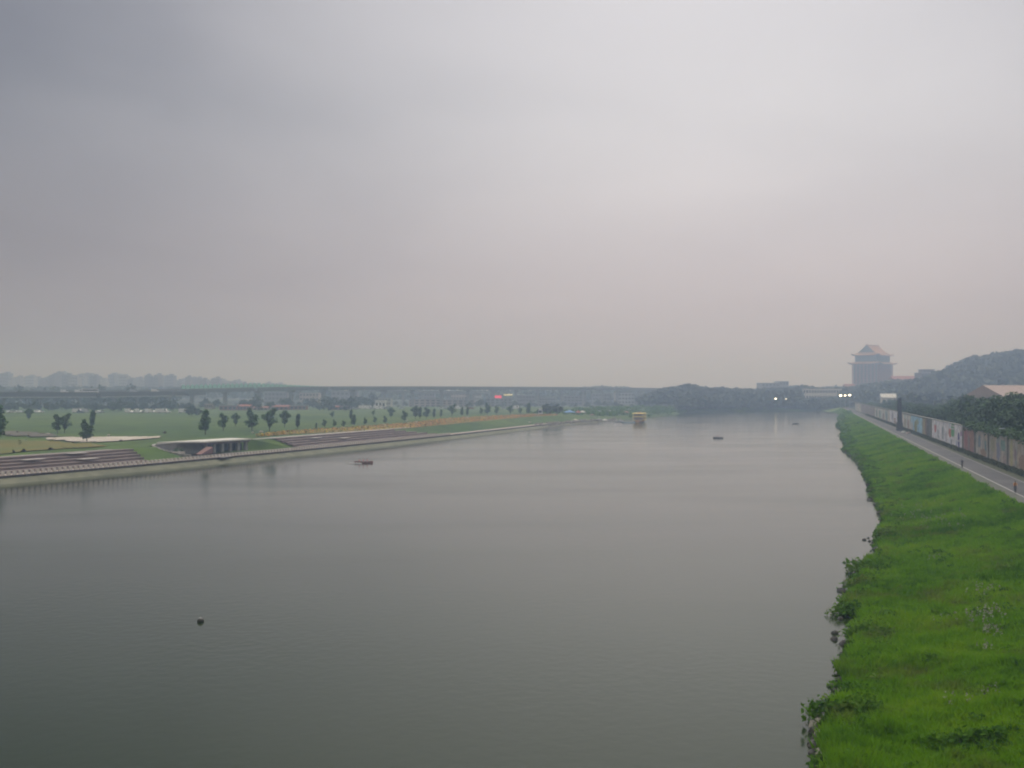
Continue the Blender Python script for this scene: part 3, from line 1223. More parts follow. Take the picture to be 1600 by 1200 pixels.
# (px, base row, top row, variant, label)
G1 = 'young trees on the left park lawn'
ylist = [
    (-2, 693, 632, 0, 'tall dark young tree cut by the left edge of the photo'),
    (45, 657, 636, 2, 'faint young tree at the back of the lawn, second from the left edge'),
    (90, 678, 645, 1, 'slanting young tree with a split crown, left of its close twin behind the pale sand'),
    (101, 677, 644, 5, 'bushy topped young tree, right one of the close pair behind the pale sand'),
    (136, 691, 652, 4, 'squat dark young tree standing in the pale sand patch'),
    (144, 668, 638, 3, 'young tree right behind the squat one in the sand patch'),
    (321, 679, 639, 0, 'tall young tree with heavy lower crown above the pavilion roof'),
    (349, 673, 643, 1, 'young tree with rounded crown, first to the right of the tall one above the pavilion'),
    (368, 666, 643, 2, 'thin ragged young tree between two fuller ones above the pavilion'),
    (394, 673, 635, 4, 'tallest broad young tree straight behind the right end of the pavilion'),
    (421, 674, 636, 5, 'wide forked young tree at the start of the flower bed'),
    (445, 668, 639, 2, 'young tree with a top heavy crown right of the wide forked one'),
    (465, 670, 645, 3, 'narrow leaning young tree left of the small sapling row'),
    (494, 670, 660, 3, 'tiniest faint sapling at the left of the small sapling row'),
    (507, 668, 654, 1, 'small round sapling, second in the small sapling row'),
    (523, 667, 654, 4, 'dark small sapling, third in the small sapling row'),
    (519, 653, 642, 5, 'small spreading tree farther back on the lawn behind the sapling row'),
    (537, 668, 656, 1, 'small pale sapling, fourth in the small sapling row'),
    (548, 656, 639, 3, 'thin tree farther back just left of the sapling row middle'),
    (553, 666, 647, 0, 'taller sapling with a leaning crown in the sapling row'),
    (571, 664, 651, 4, 'round crowned sapling, one right of the taller leaning one'),
    (586, 662, 650, 1, 'round crowned sapling, two right of the taller leaning one'),
    (583, 650, 640, 5, 'tiny tree farther back behind the round crowned saplings'),
    (602, 662, 648, 4, 'wide low sapling left of the tall pale pole tree'),
    (611, 653, 634, 2, 'tall young tree with bare middle behind the wide low sapling'),
    (632, 660, 640, 1, 'young tree with slanting crown beside the flower bed middle'),
    (649, 654, 632, 2, 'wide young tree, left one of the two in front of the parked cars'),
    (656, 654, 634, 3, 'slender young tree touching the wide one in front of the parked cars'),
    (667, 654, 634, 1, 'leaning young tree just left of the flower bed bend'),
    (678, 653, 637, 3, 'thin leaning young tree at the flower bed bend'),
    (689, 652, 638, 3, 'thinner young tree right of the flower bed bend'),
    (706, 650, 630, 5, 'spreading dark young tree above the orange part of the flower bed'),
    (722, 650, 635, 0, 'young tree left of a white roofed shed above the orange flowers'),
    (730, 650, 634, 3, 'narrow young tree right of a white roofed shed above the orange flowers'),
    (752, 648, 636, 1, 'small pale young tree left of the tall dark one above the flower bed'),
    (762, 648, 627, 4, 'tall dark young tree below the red sign'),
    (776, 648, 633, 1, 'round young tree right below the red sign'),
    (797, 648, 632, 5, 'broad young tree right of the red sign'),
    (813, 647, 635, 1, 'small young tree left of the slim pointed one near the quay end'),
    (826, 647, 629, 0, 'slim pointed young tree left of the white hut'),
    (840, 647, 637, 3, 'tiny young tree beside the white hut'),
]
for px, yb, yt, vi, lab in ylist:
    p = W(px, yb, 4.0)
    hgt = (yb - yt) * p[1] / FPX
    z = zleft(p[1], XL(p[1]) - p[0])
    s = hgt / 7.0
    o = dup(YT[vi], (p[0], p[1], z), random.uniform(-.5, .5), lab, G1, (s * random.uniform(1.2, 1.45), s * 1.2, s))
for p_ in YT:
    proto_clean(p_)

# broad dark trees behind the flood wall
BT = []
for q in range(5):
    lob = []
    for k in range(9):
        a = k * 2.4 + q
        r_ = 0 if k == 0 else random.uniform(1.6, 3.2)
        lob.append((r_ * math.cos(a), r_ * math.sin(a), random.uniform(5.2, 8.8) - r_ * .5, random.uniform(1.5, 2.3), random.uniform(1.5, 2.3), random.uniform(1.2, 1.9)))
    BT.append(make_tree('broadleaf_tree', 'tree', 'tree', lob, 10.0, 2300, .34, M_leaf_d, .22, 0))
G2 = 'broad dark trees behind the flood wall'


def tree_label(px, row):
    where = 'behind the far pale mural bays' if px < 1400 else 'behind the dark tower' if px < 1423 else 'behind the light blue mural bay' if px < 1456 else \
        'behind the white mural bays' if px < 1510 else 'behind the dark red wall bays' if px < 1535 else 'above the creeper topped grey wall' if px < 1600 else 'at the right edge above the grey wall'
    return ['front', 'middle', 'back'][row] + ' row broad dark tree ' + where


def wall_tree_h(px):
    pr = [(1335, 634), (1350, 631), (1380, 627), (1412, 622), (1450, 630), (1490, 624), (1520, 615), (1545, 618), (1570, 611), (1600, 604), (1700, 588), (2200, 540)]
    for (a, ya), (c, yc) in zip(pr, pr[1:]):
        if px <= c:
            return ya + (yc - ya) * (px - a) / (c - a)
    return 560


for rowi, off in enumerate((8.0, 16.5, 27.0)):
    d = 118.0 + rowi * 3
    while d < 980:
        X = XW(d) + off + random.uniform(-1, 1)
        px = 800 + FPX * X / d
        top = ZP(wall_tree_h(px) + random.uniform(-2, 6) + (5 if rowi == 0 else 0), d)
        top = min(max(top, 9.5), 21)
        s = (top - 3) / 10.0
        o = dup(BT[random.randrange(5)], (X, d, 3.0), random.uniform(0, 6.28), tree_label(px, rowi), G2, (s * random.uniform(.85, 1.0), s * .9, s))
        d += random.uniform(6.5, 9.5) * (1 + d / 450) * max(s, .75)
for p_ in BT[1:]:
    pass

# trees behind the left lawn (far edge of the park)
FT = []
for q in range(4):
    lob = []
    for k in range(7):
        a = k * 2.3 + q
        r_ = 0 if k == 0 else random.uniform(1.2, 3.4)
        lob.append((r_ * math.cos(a), r_ * math.sin(a), random.uniform(3.6, 8.0) - r_ * .4, random.uniform(1.5, 2.6), random.uniform(1.5, 2.6), random.uniform(1.2, 2.0)))
    FT.append(make_tree('park_edge_tree', 'tree', 'tree', lob, 9.0, 420, .62, M_leaf_f, .2, 0))
G3 = 'trees beyond the far edge of the lawn'


def place_label(lab, px):
    marks = [(60, 'near the left edge'), (115, 'behind the paired young trees'), (190, 'left of the pale parked cars'), (270, 'behind the pale parked cars'), (345, 'by the lone white van'), (400, 'behind the low brick shed'),
             (460, 'behind the red roofed houses'), (530, 'behind the small sapling row'), (590, 'left of the long white roof'), (660, 'right of the long white roof'), (740, 'over the long tan buildings'), (820, 'beneath the red sign'), (900, 'by the blue tent'), (2000, 'over the pale embankment wall')]
    for m_, t in marks:
        if px < m_:
            return lab + ', ' + t


for (x0, x1, d0, d1, n, t0, t1, lab) in (
        (-60, 300, 760, 830, 34, 621, 630, 'dark tree under the left viaduct'),
        (290, 560, 800, 950, 26, 617, 630, 'hazy tree below the green barrier'),
        (500, 600, 900, 1000, 10, 613, 622, 'taller hazy tree beyond the lawn centre'),
        (560, 1010, 960, 1250, 44, 622, 633, 'small hazy tree in the low town'),
        (-60, 270, 1000, 1200, 26, 602, 608, 'tall hazy tree showing over the left viaduct')):
    for k in range(n):
        px = x0 + (x1 - x0) * (k + random.uniform(0, 1)) / n
        d = random.uniform(d0, d1)
        X = D(px, d)
        z = 3.6 if d < 1015 else 2.0
        top = ZP(random.uniform(t0, t1), d)
        s = max((top - z) / 9.5, .45)
        dup(FT[random.randrange(4)], (X, d, z), random.uniform(0, 6.28), place_label(lab, px), G3, (s * random.uniform(1.0, 1.5), s * 1.1, s))
# dense round clump by the quay end and foreground bush tree
for (px, yb, yt, sx, lab) in ((855, 648, 628, 1.2, 'left one of two dense dark trees at the quay end'), (871, 648, 629, 1.5, 'right one of two dense dark trees at the quay end'),
                              (300, 650, 632, 1.6, 'dense dark bush tree at the back of the lawn left of the tall young tree'),
                              (310, 650, 636, 1.4, 'lower dense bush touching the dark bush tree at the back of the lawn')):
    p = W(px, yb, 4.0)
    s = (yb - yt) * p[1] / FPX / 9.0
    dup(FT[1], (p[0], p[1], 3.6), 1.0, lab, 'dense dark trees on the left park', (s * sx, s, s))
for p_ in FT:
    proto_clean(p_)
for p_ in BT:
    proto_clean(p_)

# far wood and hillside forest: one mass of crowns
def forest(name, pts, cat, label, qn=26, leaf=(.9, 2.0), m=None):
    allv = []
    for (x, y, z, r_, h_) in pts:
        nq = qn
        dirs = rng.normal(size=(nq, 3))
        dirs /= np.linalg.norm(dirs, axis=1)[:, None]
        dirs[:, 2] = np.abs(dirs[:, 2]) * 1.0 - .15
        P_ = np.array([x, y, z + h_ * .55]) + dirs * np.array([r_, r_, h_ * .45]) * rng.uniform(.7, 1.05, (nq, 1))
        allv.append(leaf_quads(P_, rng.uniform(*leaf, nq) * r_ / 4.0, .3))
    o = link(name, tri_mesh(name, np.concatenate(allv), 4, [m or M_leaf_far]))
    return stuff(o, label, cat)


pts = []
for _ in range(9000):
    d = random.uniform(640, 1800)
    px = random.uniform(1185, 1730)
    X = D(px, d)
    if d < 1010 and X < XW(d) + 26:
        continue
    z = max(hill_z(X, d), 3)
    if z < 3.5 and random.random() < .6:
        continue
    if px < 1340 and d < 1180:
        continue
    if math.hypot(X - D(1363, 1600), d - 1600) < 55:
        continue
    r_ = random.uniform(3.5, 7.5)
    big = 1.6 if mnoise.noise(Vector((X * .02, d * .02, 7))) > .15 else 1.0
    hh_ = random.uniform(5, 10) * big
    hh_ = min(hh_, ZP(sil(px) + random.gauss(.5, 2.0), d) - z + 1)
    if hh_ < 2.5:
        continue
    pts.append((X, d, z - 1, r_ * big ** .5, hh_))
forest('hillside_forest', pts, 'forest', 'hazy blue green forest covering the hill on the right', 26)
pts = []
for _ in range(2600):
    px = random.uniform(1005, 1400)
    d = 1026 + abs(random.gauss(0, 170))
    X = D(px, d)
    tv = [(1005, 616), (1030, 607), (1060, 600), (1080, 598), (1100, 603), (1150, 605), (1185, 606), (1240, 606), (1255, 600), (1275, 606), (1330, 608), (1400, 600)]
    for (a, ya), (c2, yc) in zip(tv, tv[1:]):
        if px <= c2:
            ty = ya + (yc - ya) * (px - a) / (c2 - a)
            break
    z = hill_z(X, d)
    if 1248 < px < 1316 and d < 1165:
        ty = 622
    if 1316 <= px < 1345:
        ty = max(ty, 612)
    top = ZP(ty + abs(random.gauss(0, 3)), d)
    if d < 1110:
        top = min(top, random.uniform(11, 20) + (0 if not 1248 < px < 1316 else -6))
    h_ = min(max(top - z, 5), 26)
    pts.append((X, d, top - h_ if top - h_ < z + 2 else z, random.uniform(4, 7.5), h_))
for _ in range(700):
    d = random.uniform(880, 1022)
    X = XL(d) - random.uniform(1.5, 55)
    if (X / d) * FPX + 800 < 1062:
        continue
    pts.append((X, d, 1.0, random.uniform(3, 5.5), random.uniform(5, 13)))
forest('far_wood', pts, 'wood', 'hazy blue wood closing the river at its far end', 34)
# shrubs along the far left shore spit
pts = []
for _ in range(420):
    d = random.uniform(700, 1015)
    s_ = random.uniform(3, 70)
    pts.append((XL(d) - s_, d, zleft(d, s_) - .3, random.uniform(1.2, 3), random.uniform(1, 3.2)))
forest('shore_shrubs', pts, 'shrubs', 'low green shrubs on the spit beyond the yellow boat', 22, m=M_weed)

# ------------------------------------------------------------------ hotel in Chinese palace style
def roof_grid(a, b, hip, Hh, lift, n=22, gable=True, inner=None):
    """a half width (u), b half length (v). returns MB with roof (0) and gable (1)"""
    us = sorted(set([-a + 2 * a * i / n for i in range(n + 1)] + [0.0]))
    vs_ = [-b + (hip) * i / 7 for i in range(8)] + [-b + hip + .02] + [(-b + hip + .02) * (1 - 2 * i / 8) for i in range(1, 8)]
    vs_ = vs_ + [b - hip - .02] + [b - hip + hip * i / 7 for i in range(8)]
    vs_ = sorted(set(vs_))
    mb = MB()

    def prof(t):
        return Hh * (max(t, 0) / a) ** 1.45

    def zz(u_, v_):
        du, dv = a - abs(u_), b - abs(v_)
        if dv <= hip:
            h_ = prof(min(du, dv))
        else:
            h_ = prof(du)
        cu, cv = max(0, 1 - du / (a * .5)), max(0, 1 - dv / (a * .5))
        return h_ + lift * (cu * cv) ** 1.5
    verts = []
    for u_ in us:
        for v_ in vs_:
            verts.append((u_, v_, zz(u_, v_)))
    nv = len(vs_)
    fr, fg = [], []
    for i in range(len(us) - 1):
        for j in range(nv - 1):
            q = (i * nv + j, (i + 1) * nv + j, (i + 1) * nv + j + 1, i * nv + j + 1)
            if abs(vs_[j + 1] - vs_[j]) < .05:
                fg.append(q)
            else:
                fr.append(q)
    o0 = len(verts)
    mb.add(verts, fr, 0)
    mb.add(verts, fg, 1)
    # eave thickness and soffit
    th = 1.1
    rim = [(i * nv) for i in range(len(us))] + [((len(us) - 1) * nv + j) for j in range(1, nv)] + \
          [(i * nv + nv - 1) for i in range(len(us) - 2, -1, -1)] + [j for j in range(nv - 2, 0, -1)]
    rp_ = [verts[k] for k in rim]
    low_ = [(p[0], p[1], p[2] - th) for p in rp_]
    n_ = len(rim)
    mb.add(rp_ + low_, [(k, (k + 1) % n_, n_ + (k + 1) % n_, n_ + k) for k in range(n_)], 0)
    mb.add(low_ + [(0, 0, -th + .3)], [(k, (k + 1) % n_, n_) for k in range(n_)], 2)
    return mb


HD = 1600.0
hx = D(1363.5, HD)
hz0 = ZP(612, HD)
hotel = thing('palace_hotel', 'tall red palace style hotel with double golden roofs on the hazy hill', 'hotel', (hx, HD, hz0), R(-38.6))
M_hred = mat('red_wall', (.20, .055, .045), .8)
M_hcol = mat('red_column', (.32, .07, .05), .6)
M_tile = mat('golden_roof_tiles', (.46, .24, .11), .7, (.38, .19, .09), .3)
M_gab = mat('painted_gable', (.12, .16, .16), .8)
M_soff = mat('green_blue_eaves', (.10, .17, .17), .8)
ha, hb = 19.0, 30.0
bodyh = ZP(568, HD) - hz0
mbd = MB()
mbd.box((0, 0, bodyh / 2), (ha * 2 - 3, hb * 2 - 3, bodyh))
mbd.build('wall', M_hred, hotel)
nst = 12
M_slab = mat('balcony_band', (.34, .26, .22), .8)
for k in range(nst + 1):
    z = bodyh * k / nst
    MB().box((0, 0, max(z, .3)), (ha * 2 - .6, hb * 2 - .6, .9)).build('balcony', M_slab, hotel)
colm = MB().box((0, 0, bodyh / 2), (1.0, 1.0, bodyh)).mesh('column', M_hcol)
for k in range(8):
    for sy in (-1, 1):
        link('column', colm, hotel, (-ha + .2 + (2 * ha - .4) * k / 7, sy * (hb - .25), 0))
for k in range(1, 12):
    for sx in (-1, 1):
        link('column', colm, hotel, (sx * (ha - .25), -hb + .2 + (2 * hb - .4) * k / 12, 0))
winm = MB().box((0, 0, 0), (2.2, .2, 1.9)).mesh('window', M_glass)
for k in range(nst):
    for q in range(7):
        link('window', winm, hotel, (-ha + 2.9 + (2 * ha - .4) * q / 7, -hb + 1.4, bodyh * (k + .55) / nst))
# lower eave
sk = roof_grid(ha + 5.5, hb + 5.5, ha + 5.4, 13, 2.2, gable=False)
sk.build('lower_roof', [M_tile, M_gab, M_soff], hotel, loc=(0, 0, bodyh - .5))
midz = ZP(556, HD) - hz0
MB().box((0, 0, (bodyh + midz) / 2 + 1), (ha * 2 - 6, hb * 2 - 6, midz - bodyh + 4)).build('upper_storey', M_soff, hotel)
ur = roof_grid(ha + 1.5, hb + 1.5, 7.5, ZP(541, HD) - ZP(557, HD), 2.2)
ur.build('upper_roof', [M_tile, M_gab, M_soff], hotel, loc=(0, 0, midz + .8))
MB().box((0, 0, ZP(541, HD) - hz0 + 1.0), (1.4, 2 * (hb - 6), 1.6)).build('ridge', M_tile, hotel)
for sy in (-1, 1):
    MB().box((0, sy * (hb - 6), ZP(541, HD) - hz0 + 2.0), (1.2, 1.8, 2.6), 0, 0, .5).build('ridge_end', M_tile, hotel)
MB().box((0, 0, -9), (ha * 2 + 30, hb * 2 + 30, 18)).build('podium', M_hred, hotel)


def block(name, label, cat, px0, px1, d, ytop, m, zb=2.0, depth=16, floors=3, bays=6, roofm=None, rz=None, group=None, wins=True, gable=False):
    X0, X1 = D(px0, d), D(px1, d)
    w = X1 - X0
    zt = ZP(ytop, d)
    h = max(zt - zb, 2)
    t_ = thing(name, label, cat, ((X0 + X1) / 2, d, zb), rz or 0, group)
    if gable:
        hh = h * .72
        MB().box((0, 0, hh / 2), (w, depth, hh)).build('wall', m, t_)
        r_ = MB().add([(-w / 2 - .6, -depth / 2 - .6, hh), (w / 2 + .6, -depth / 2 - .6, hh), (w / 2 + .6, depth / 2 + .6, hh), (-w / 2 - .6, depth / 2 + .6, hh),
                       (-w / 2 - .6, 0, h), (w / 2 + .6, 0, h)], [(0, 1, 5, 4), (2, 3, 4, 5), (1, 2, 5), (3, 0, 4), (3, 2, 1, 0)])
        r_.build('roof', roofm or M_conc, t_)
        h = hh
    else:
        MB().box((0, 0, h / 2), (w, depth, h)).build('wall', m, t_)
        MB().box((0, 0, h + .3), (w + .8, depth + .8, .6)).build('roof', roofm or M_conc, t_)
    if group:
        MB().box((w * .15, 0, h + 2.2), (w * .35, depth * .5, 3.4)).build('roof_house', m, t_)
        MB().box((-w * .3, 0, h + 1.4), (w * .12, depth * .3, 1.8)).build('water_tank', M_greyb, t_)
    if wins:
        wm_ = MB().box((0, 0, 0), (w / bays * .6, .25, h / floors * .45)).mesh('window', M_glass)
        for i in range(bays):
            for k in range(floors):
                link('window', wm_, t_, (-w / 2 + w * (i + .5) / bays, -depth / 2 - .06, h * (k + .55) / floors))
    return t_


M_cream = mat('cream_wall', (.74, .68, .56), .8)
M_tan = mat('tan_wall', (.46, .36, .29), .85, (.40, .32, .27), .1)
M_redroof = mat('red_roof', (.30, .09, .06), .8)
M_greyb = mat('grey_wall', (.24, .23, .24), .85)
M_brick = mat('brick_wall', (.30, .16, .12), .9)
M_purp = mat('dull_mauve_wall', (.22, .19, .20), .85)
M_paleb = mat('pale_wall', (.46, .44, .42), .85)

block('long_building', 'long cream three storey building beside the lit floodlights left of the hotel', 'building', 1252, 1312, 1165, 608, M_cream, 3, 14, 3, 14, M_cream)
block('hill_building', 'hazy grey flat block on the skyline above the far end of the river', 'building', 1186, 1214, 1500, 599, M_greyb, 3, 30, 5, 5)
block('hill_building', 'slightly taller hazy grey block touching the flat block on the skyline', 'building', 1214, 1228, 1500, 596.5, M_greyb, 3, 30, 5, 3)
block('hotel_wing', 'low wing with dark red roof to the left of the palace hotel', 'building', 1319, 1335, 1570, 600, M_hred, 10, 20, 2, 4, M_redroof, gable=True)
block('hotel_wing', 'low wing with long red roof and pale walls to the right of the palace hotel', 'building', 1392, 1434, 1500, 587.5, M_paleb, 22, 24, 2, 8, M_redroof, gable=True)
block('terraced_building', 'mauve stepped building on the hill right of the hotel wing', 'building', 1434, 1464, 1230, 583, M_purp, 22, 20, 3, 6)
block('terraced_building', 'small upper block standing on the mauve stepped building', 'building', 1438, 1457, 1232, 578, M_purp, 40, 12, 1, 3)
block('white_house', 'small white house on the hill above the wooded slope', 'house', 1459, 1466, 1195, 580, M_white, 30, 6, 1, 2)
block('low_house', 'long low pale roofed house across the wooded slope under the hilltop', 'house', 1455, 1500, 1130, 586, M_paleb, 30, 8, 1, 6, M_brick)
block('slope_hall', 'tan hall with a sloping roof behind the dark trees at the right edge', 'building', 1530, 1640, 480, 602, M_tan, 3, 26, 2, 1, mat('tan_roof', (.38, .29, .25), .8), rz=R(14), wins=False, gable=True)
block('cream_hut', 'small cream roofed building above the far end of the flood wall', 'building', 1377, 1398, 880, 615, M_cream, 5, 9, 1, 3, mat('pale_metal_roof', (.62, .60, .54), .6), rz=R(-12), gable=True)

# ------------------------------------------------------------------ viaducts
M_girder = mat('viaduct_girder', (.12, .105, .10), .9, (.09, .08, .08), .1)
M_flange = mat('viaduct_flange', (.42, .41, .38), .85)
M_girder2 = mat('viaduct_concrete', (.28, .28, .28), .9, (.22, .22, .22), .1)
M_pier = mat('pier_concrete', (.30, .28, .26), .9)


def viaduct(label, pts, wdt, thick, mg, flange, piers, pier_w=2.0):
    """pts: (x, d, ztop)"""
    t_ = thing('viaduct', label, 'bridge')
    for i, ((x0, y0, z0), (x1, y1, z1)) in enumerate(zip(pts, pts[1:])):
        a, c2 = Vector((x0, y0, 0)), Vector((x1, y1, 0))
        v = (c2 - a).normalized()
        nr = Vector((v.y, -v.x, 0)) * wdt / 2
        if nr.y > 0:
            nr = -nr
        mb = MB()
        q = []
        for p, z in ((a, z0), (c2, z1)):
            for sgn in (1, -1):
                for zz_ in (z, z - thick):
                    s_ = sgn * (1.0 if zz_ == z else .85)
                    q.append((p.x + nr.x * s_, p.y + nr.y * s_, zz_))
        mb.add(q, [(0, 1, 5, 4), (2, 6, 7, 3), (1, 3, 7, 5), (0, 4, 6, 2), (0, 2, 3, 1), (4, 5, 7, 6)])
        mb.build('deck', mg, t_)
        for sgn in (1, -1):
            pb = MB()
            qq = []
            for p, z in ((a, z0), (c2, z1)):
                for off in (1.0, .97):
                    for zz_ in (z + .9, z - .0):
                        qq.append((p.x + nr.x * off * sgn, p.y + nr.y * off * sgn, zz_ + (.002 if zz_ < z + .5 else 0)))
            pb.add(qq, [(0, 1, 5, 4), (2, 6, 7, 3), (1, 3, 7, 5), (0, 4, 6, 2)])
            pb.build('parapet', mg if not flange else mg, t_)
        if flange:
            fbx = MB()
            qq = []
            for p, z in ((a, z0), (c2, z1)):
                for off in (1.03, .9):
                    for zz_ in (z - thick + .55, z - thick - .05):
                        qq.append((p.x + nr.x * off, p.y + nr.y * off, zz_))
            fbx.add(qq, [(0, 1, 5, 4), (2, 6, 7, 3), (1, 3, 7, 5), (0, 4, 6, 2)])
            fbx.build('flange', M_flange, t_)
    for px in piers:
        # find point on the line at that column
        for (x0, y0, z0), (x1, y1, z1) in zip(pts, pts[1:]):
            k = (px - 800) / FPX
            den_ = (x1 - x0) - k * (y1 - y0)
            u_ = (k * y0 - x0) / den_ if abs(den_) > 1e-6 else -1
            if 0 <= u_ <= 1:
                x, y, z = x0 + (x1 - x0) * u_, y0 + (y1 - y0) * u_, z0 + (z1 - z0) * u_
                g0 = 1.5
                pb = MB()
                pb.box((x, y, (z - thick - 1.6 + g0) / 2), (pier_w, pier_w * 1.3, z - thick - 1.6 - g0))
                pb.box((x, y, z - thick - .8), (pier_w * 1.6, wdt * .6, 1.6), 0, 0, 1.15)
                pb.build('pier', M_pier, t_)
                break
    return t_


VA = [(D(-260, 830), 830, ZP(614.6, 830)), (D(0, 850), 850, ZP(614.6, 850)), (D(150, 880), 880, ZP(614.3, 880)), (D(260, 930), 930, ZP(613, 930)), (D(310, 1010), 1010, ZP(613, 1010))]
viaduct('broad dark expressway viaduct with a pale lower edge at the far left', VA, 16, 3.3, M_girder, True, (-120, 5, 62, 124, 178, 214, 262))
VB = [(D(-200, 1080), 1080, ZP(611, 1080)), (D(200, 980), 980, ZP(611, 980)), (D(285, 960), 960, ZP(609.5, 960)), (D(400, 960), 960, ZP(606.8, 960)), (D(510, 990), 990, ZP(605.2, 990)), (D(660, 1080), 1080, ZP(605, 1080)),
      (D(920, 1260), 1260, ZP(606, 1260)), (D(1035, 1420), 1420, ZP(607.6, 1420)), (D(1060, 1600), 1600, ZP(608, 1600))]
viaduct('thin hazy viaduct crossing the whole left background with green barriers', VB, 14, 2.6, M_girder2, False, (300, 352, 404, 455, 505, 552, 600, 645, 690, 731, 770, 806, 840, 878, 911, 940, 965), 3.0)
VC = [(D(575, 1180), 1180, ZP(609, 1180)), (D(640, 1180), 1180, ZP(611.5, 1180)), (D(760, 1260), 1260, ZP(613, 1260))]
viaduct('short lower ramp viaduct dipping beneath the long thin one', VC, 8, 2.2, M_girder2, False, (600, 630, 660, 700, 740), 2.5)

# green noise barrier: scalloped panels
M_green = mat('green_barrier', (.36, .66, .54), .6)
M_green2 = mat('green_barrier_frame', (.10, .24, .18), .6)
nbar = thing('noise_barrier', 'pale green scalloped noise barrier on top of the long viaduct', 'barrier')


def VB_at(px):
    k = (px - 800) / FPX
    for (x0, y0, z0), (x1, y1, z1) in zip(VB, VB[1:]):
        den_ = (x1 - x0) - k * (y1 - y0)
        if abs(den_) < 1e-6:
            continue
        u_ = (k * y0 - x0) / den_
        if 0 <= u_ <= 1:
            return Vector((x0 + (x1 - x0) * u_, y0 + (y1 - y0) * u_ - 6.7, z0 + (z1 - z0) * u_))
    return None


px = 287.0
while px < 512:
    a, c2 = VB_at(px), VB_at(px + 6.6)
    if a is None or c2 is None:
        break
    hh = 4.0 if px < 400 else 4.0 - (px - 400) * .031
    pb = MB()
    n_ = 8
    vv_ = []
    for i in range(n_ + 1):
        p = a.lerp(c2, i / n_)
        hgt = hh * (.50 + .50 * math.sin(math.pi * i / n_))
        vv_ += [(p.x, p.y, p.z), (p.x, p.y, p.z + .22 * hh + hgt), (p.x, p.y + .25, p.z), (p.x, p.y + .25, p.z + .22 * hh + hgt)]
    fs_ = []
    for i in range(n_):
        o_ = i * 4
        fs_ += [(o_, o_ + 4, o_ + 5, o_ + 1), (o_ + 2, o_ + 3, o_ + 7, o_ + 6), (o_ + 1, o_ + 5, o_ + 7, o_ + 3)]
    pb.add(vv_, fs_)
    pb.build('barrier_panel', M_green, nbar)
    MB().box((a.x, a.y - .25, a.z + hh * .42), (.5, .3, hh * .84)).build('barrier_post', M_green2, nbar)
    px += 6.9

# ------------------------------------------------------------------ vehicles
def make_car(kind, m):
    t_ = thing('parked_car', 'car', 'car', (0, 0, -500))
    if kind == 'van':
        L_, Wd, Hc = 5.4, 2.0, 2.5
        prof = [(-2.7, .4), (2.7, .4), (2.7, 1.2), (2.2, 1.4), (1.7, 2.4), (-2.6, 2.5), (-2.7, 2.2)]
        win = [(1.0, 1.45), (2.08, 1.45), (1.66, 2.2), (1.0, 2.25)]
    elif kind == 'bus':
        L_, Wd, Hc = 11, 2.5, 3.2
        prof = [(-5.5, .4), (5.5, .4), (5.5, 2.0), (5.3, 3.1), (-5.4, 3.2), (-5.5, 2.8)]
        win = [(-5.0, 1.6), (5.0, 1.6), (4.9, 2.6), (-5.0, 2.6)]
    else:
        L_, Wd, Hc = 4.4, 1.75, 1.45
        prof = [(-2.2, .35), (2.2, .35), (2.15, .85), (1.1, .95), (.45, 1.42), (-1.1, 1.45), (-1.9, .98), (-2.2, .9)]
        win = [(-1.65, .98), (.98, .98), (.4, 1.34), (-1.05, 1.36)]
    n = len(prof)
    b_ = MB()
    v = [(x, -Wd / 2, z) for x, z in prof] + [(x, Wd / 2, z) for x, z in prof]
    b_.add(v, [tuple(range(n)), tuple(range(2 * n - 1, n - 1, -1))] + [(i, n + i, n + (i + 1) % n, (i + 1) % n) for i in range(n)])
    b_.build('body', m, t_)
    for sy in (-1, 1):
        y0, y1 = sy * (Wd / 2 + .003), sy * (Wd / 2 + .02)
        k = len(win)
        w_ = MB()
        v = [(x, y0, z) for x, z in win] + [(x, y1, z) for x, z in win]
        w_.add(v, [tuple(range(k)), tuple(range(2 * k - 1, k - 1, -1))] + [(i, (i + 1) % k, k + (i + 1) % k, k + i) for i in range(k)])
        w_.build('side_window', M_glass, t_)
    wx = L_ / 2 - .85
    for sx in (-1, 1):
        for sy in (-1, 1):
            MB().tube([(sx * wx, sy * (Wd / 2 - .2), .33), (sx * wx, sy * (Wd / 2 + .03), .33)], .33, 12).build('wheel', M_tyre, t_)
    return t_


carp = {}
for nm, col in (('white', (.75, .74, .72)), ('silver', (.42, .43, .45)), ('dark', (.06, .065, .08)), ('red', (.35, .06, .05)), ('blue', (.10, .18, .38))):
    m_ = mat('car_paint_' + nm, col, .35)
    for kind in ('van', 'sedan', 'bus'):
        if kind == 'bus' and nm != 'white':
            continue
        carp[(kind, nm)] = make_car(kind, m_)
GP = 'vehicles parked along the far edge of the lawn'
lot = [(15, 'sedan', 'silver'), (24, 'sedan', 'white'), (33, 'sedan', 'silver'), (57, 'sedan', 'silver'), (64, 'sedan', 'white'), (121, 'van', 'white'), (126, 'sedan', 'dark'), (133, 'van', 'silver'), (152, 'sedan', 'white'), (158, 'sedan', 'silver'),
       (200, 'van', 'white'), (207, 'sedan', 'white'), (214, 'van', 'white'), (221, 'sedan', 'white'), (227, 'sedan', 'silver'), (233, 'van', 'white'), (241, 'sedan', 'white'),
       (248, 'van', 'white'), (255, 'van', 'white'), (261, 'sedan', 'white'), (287, 'van', 'white')]
cnt = {}
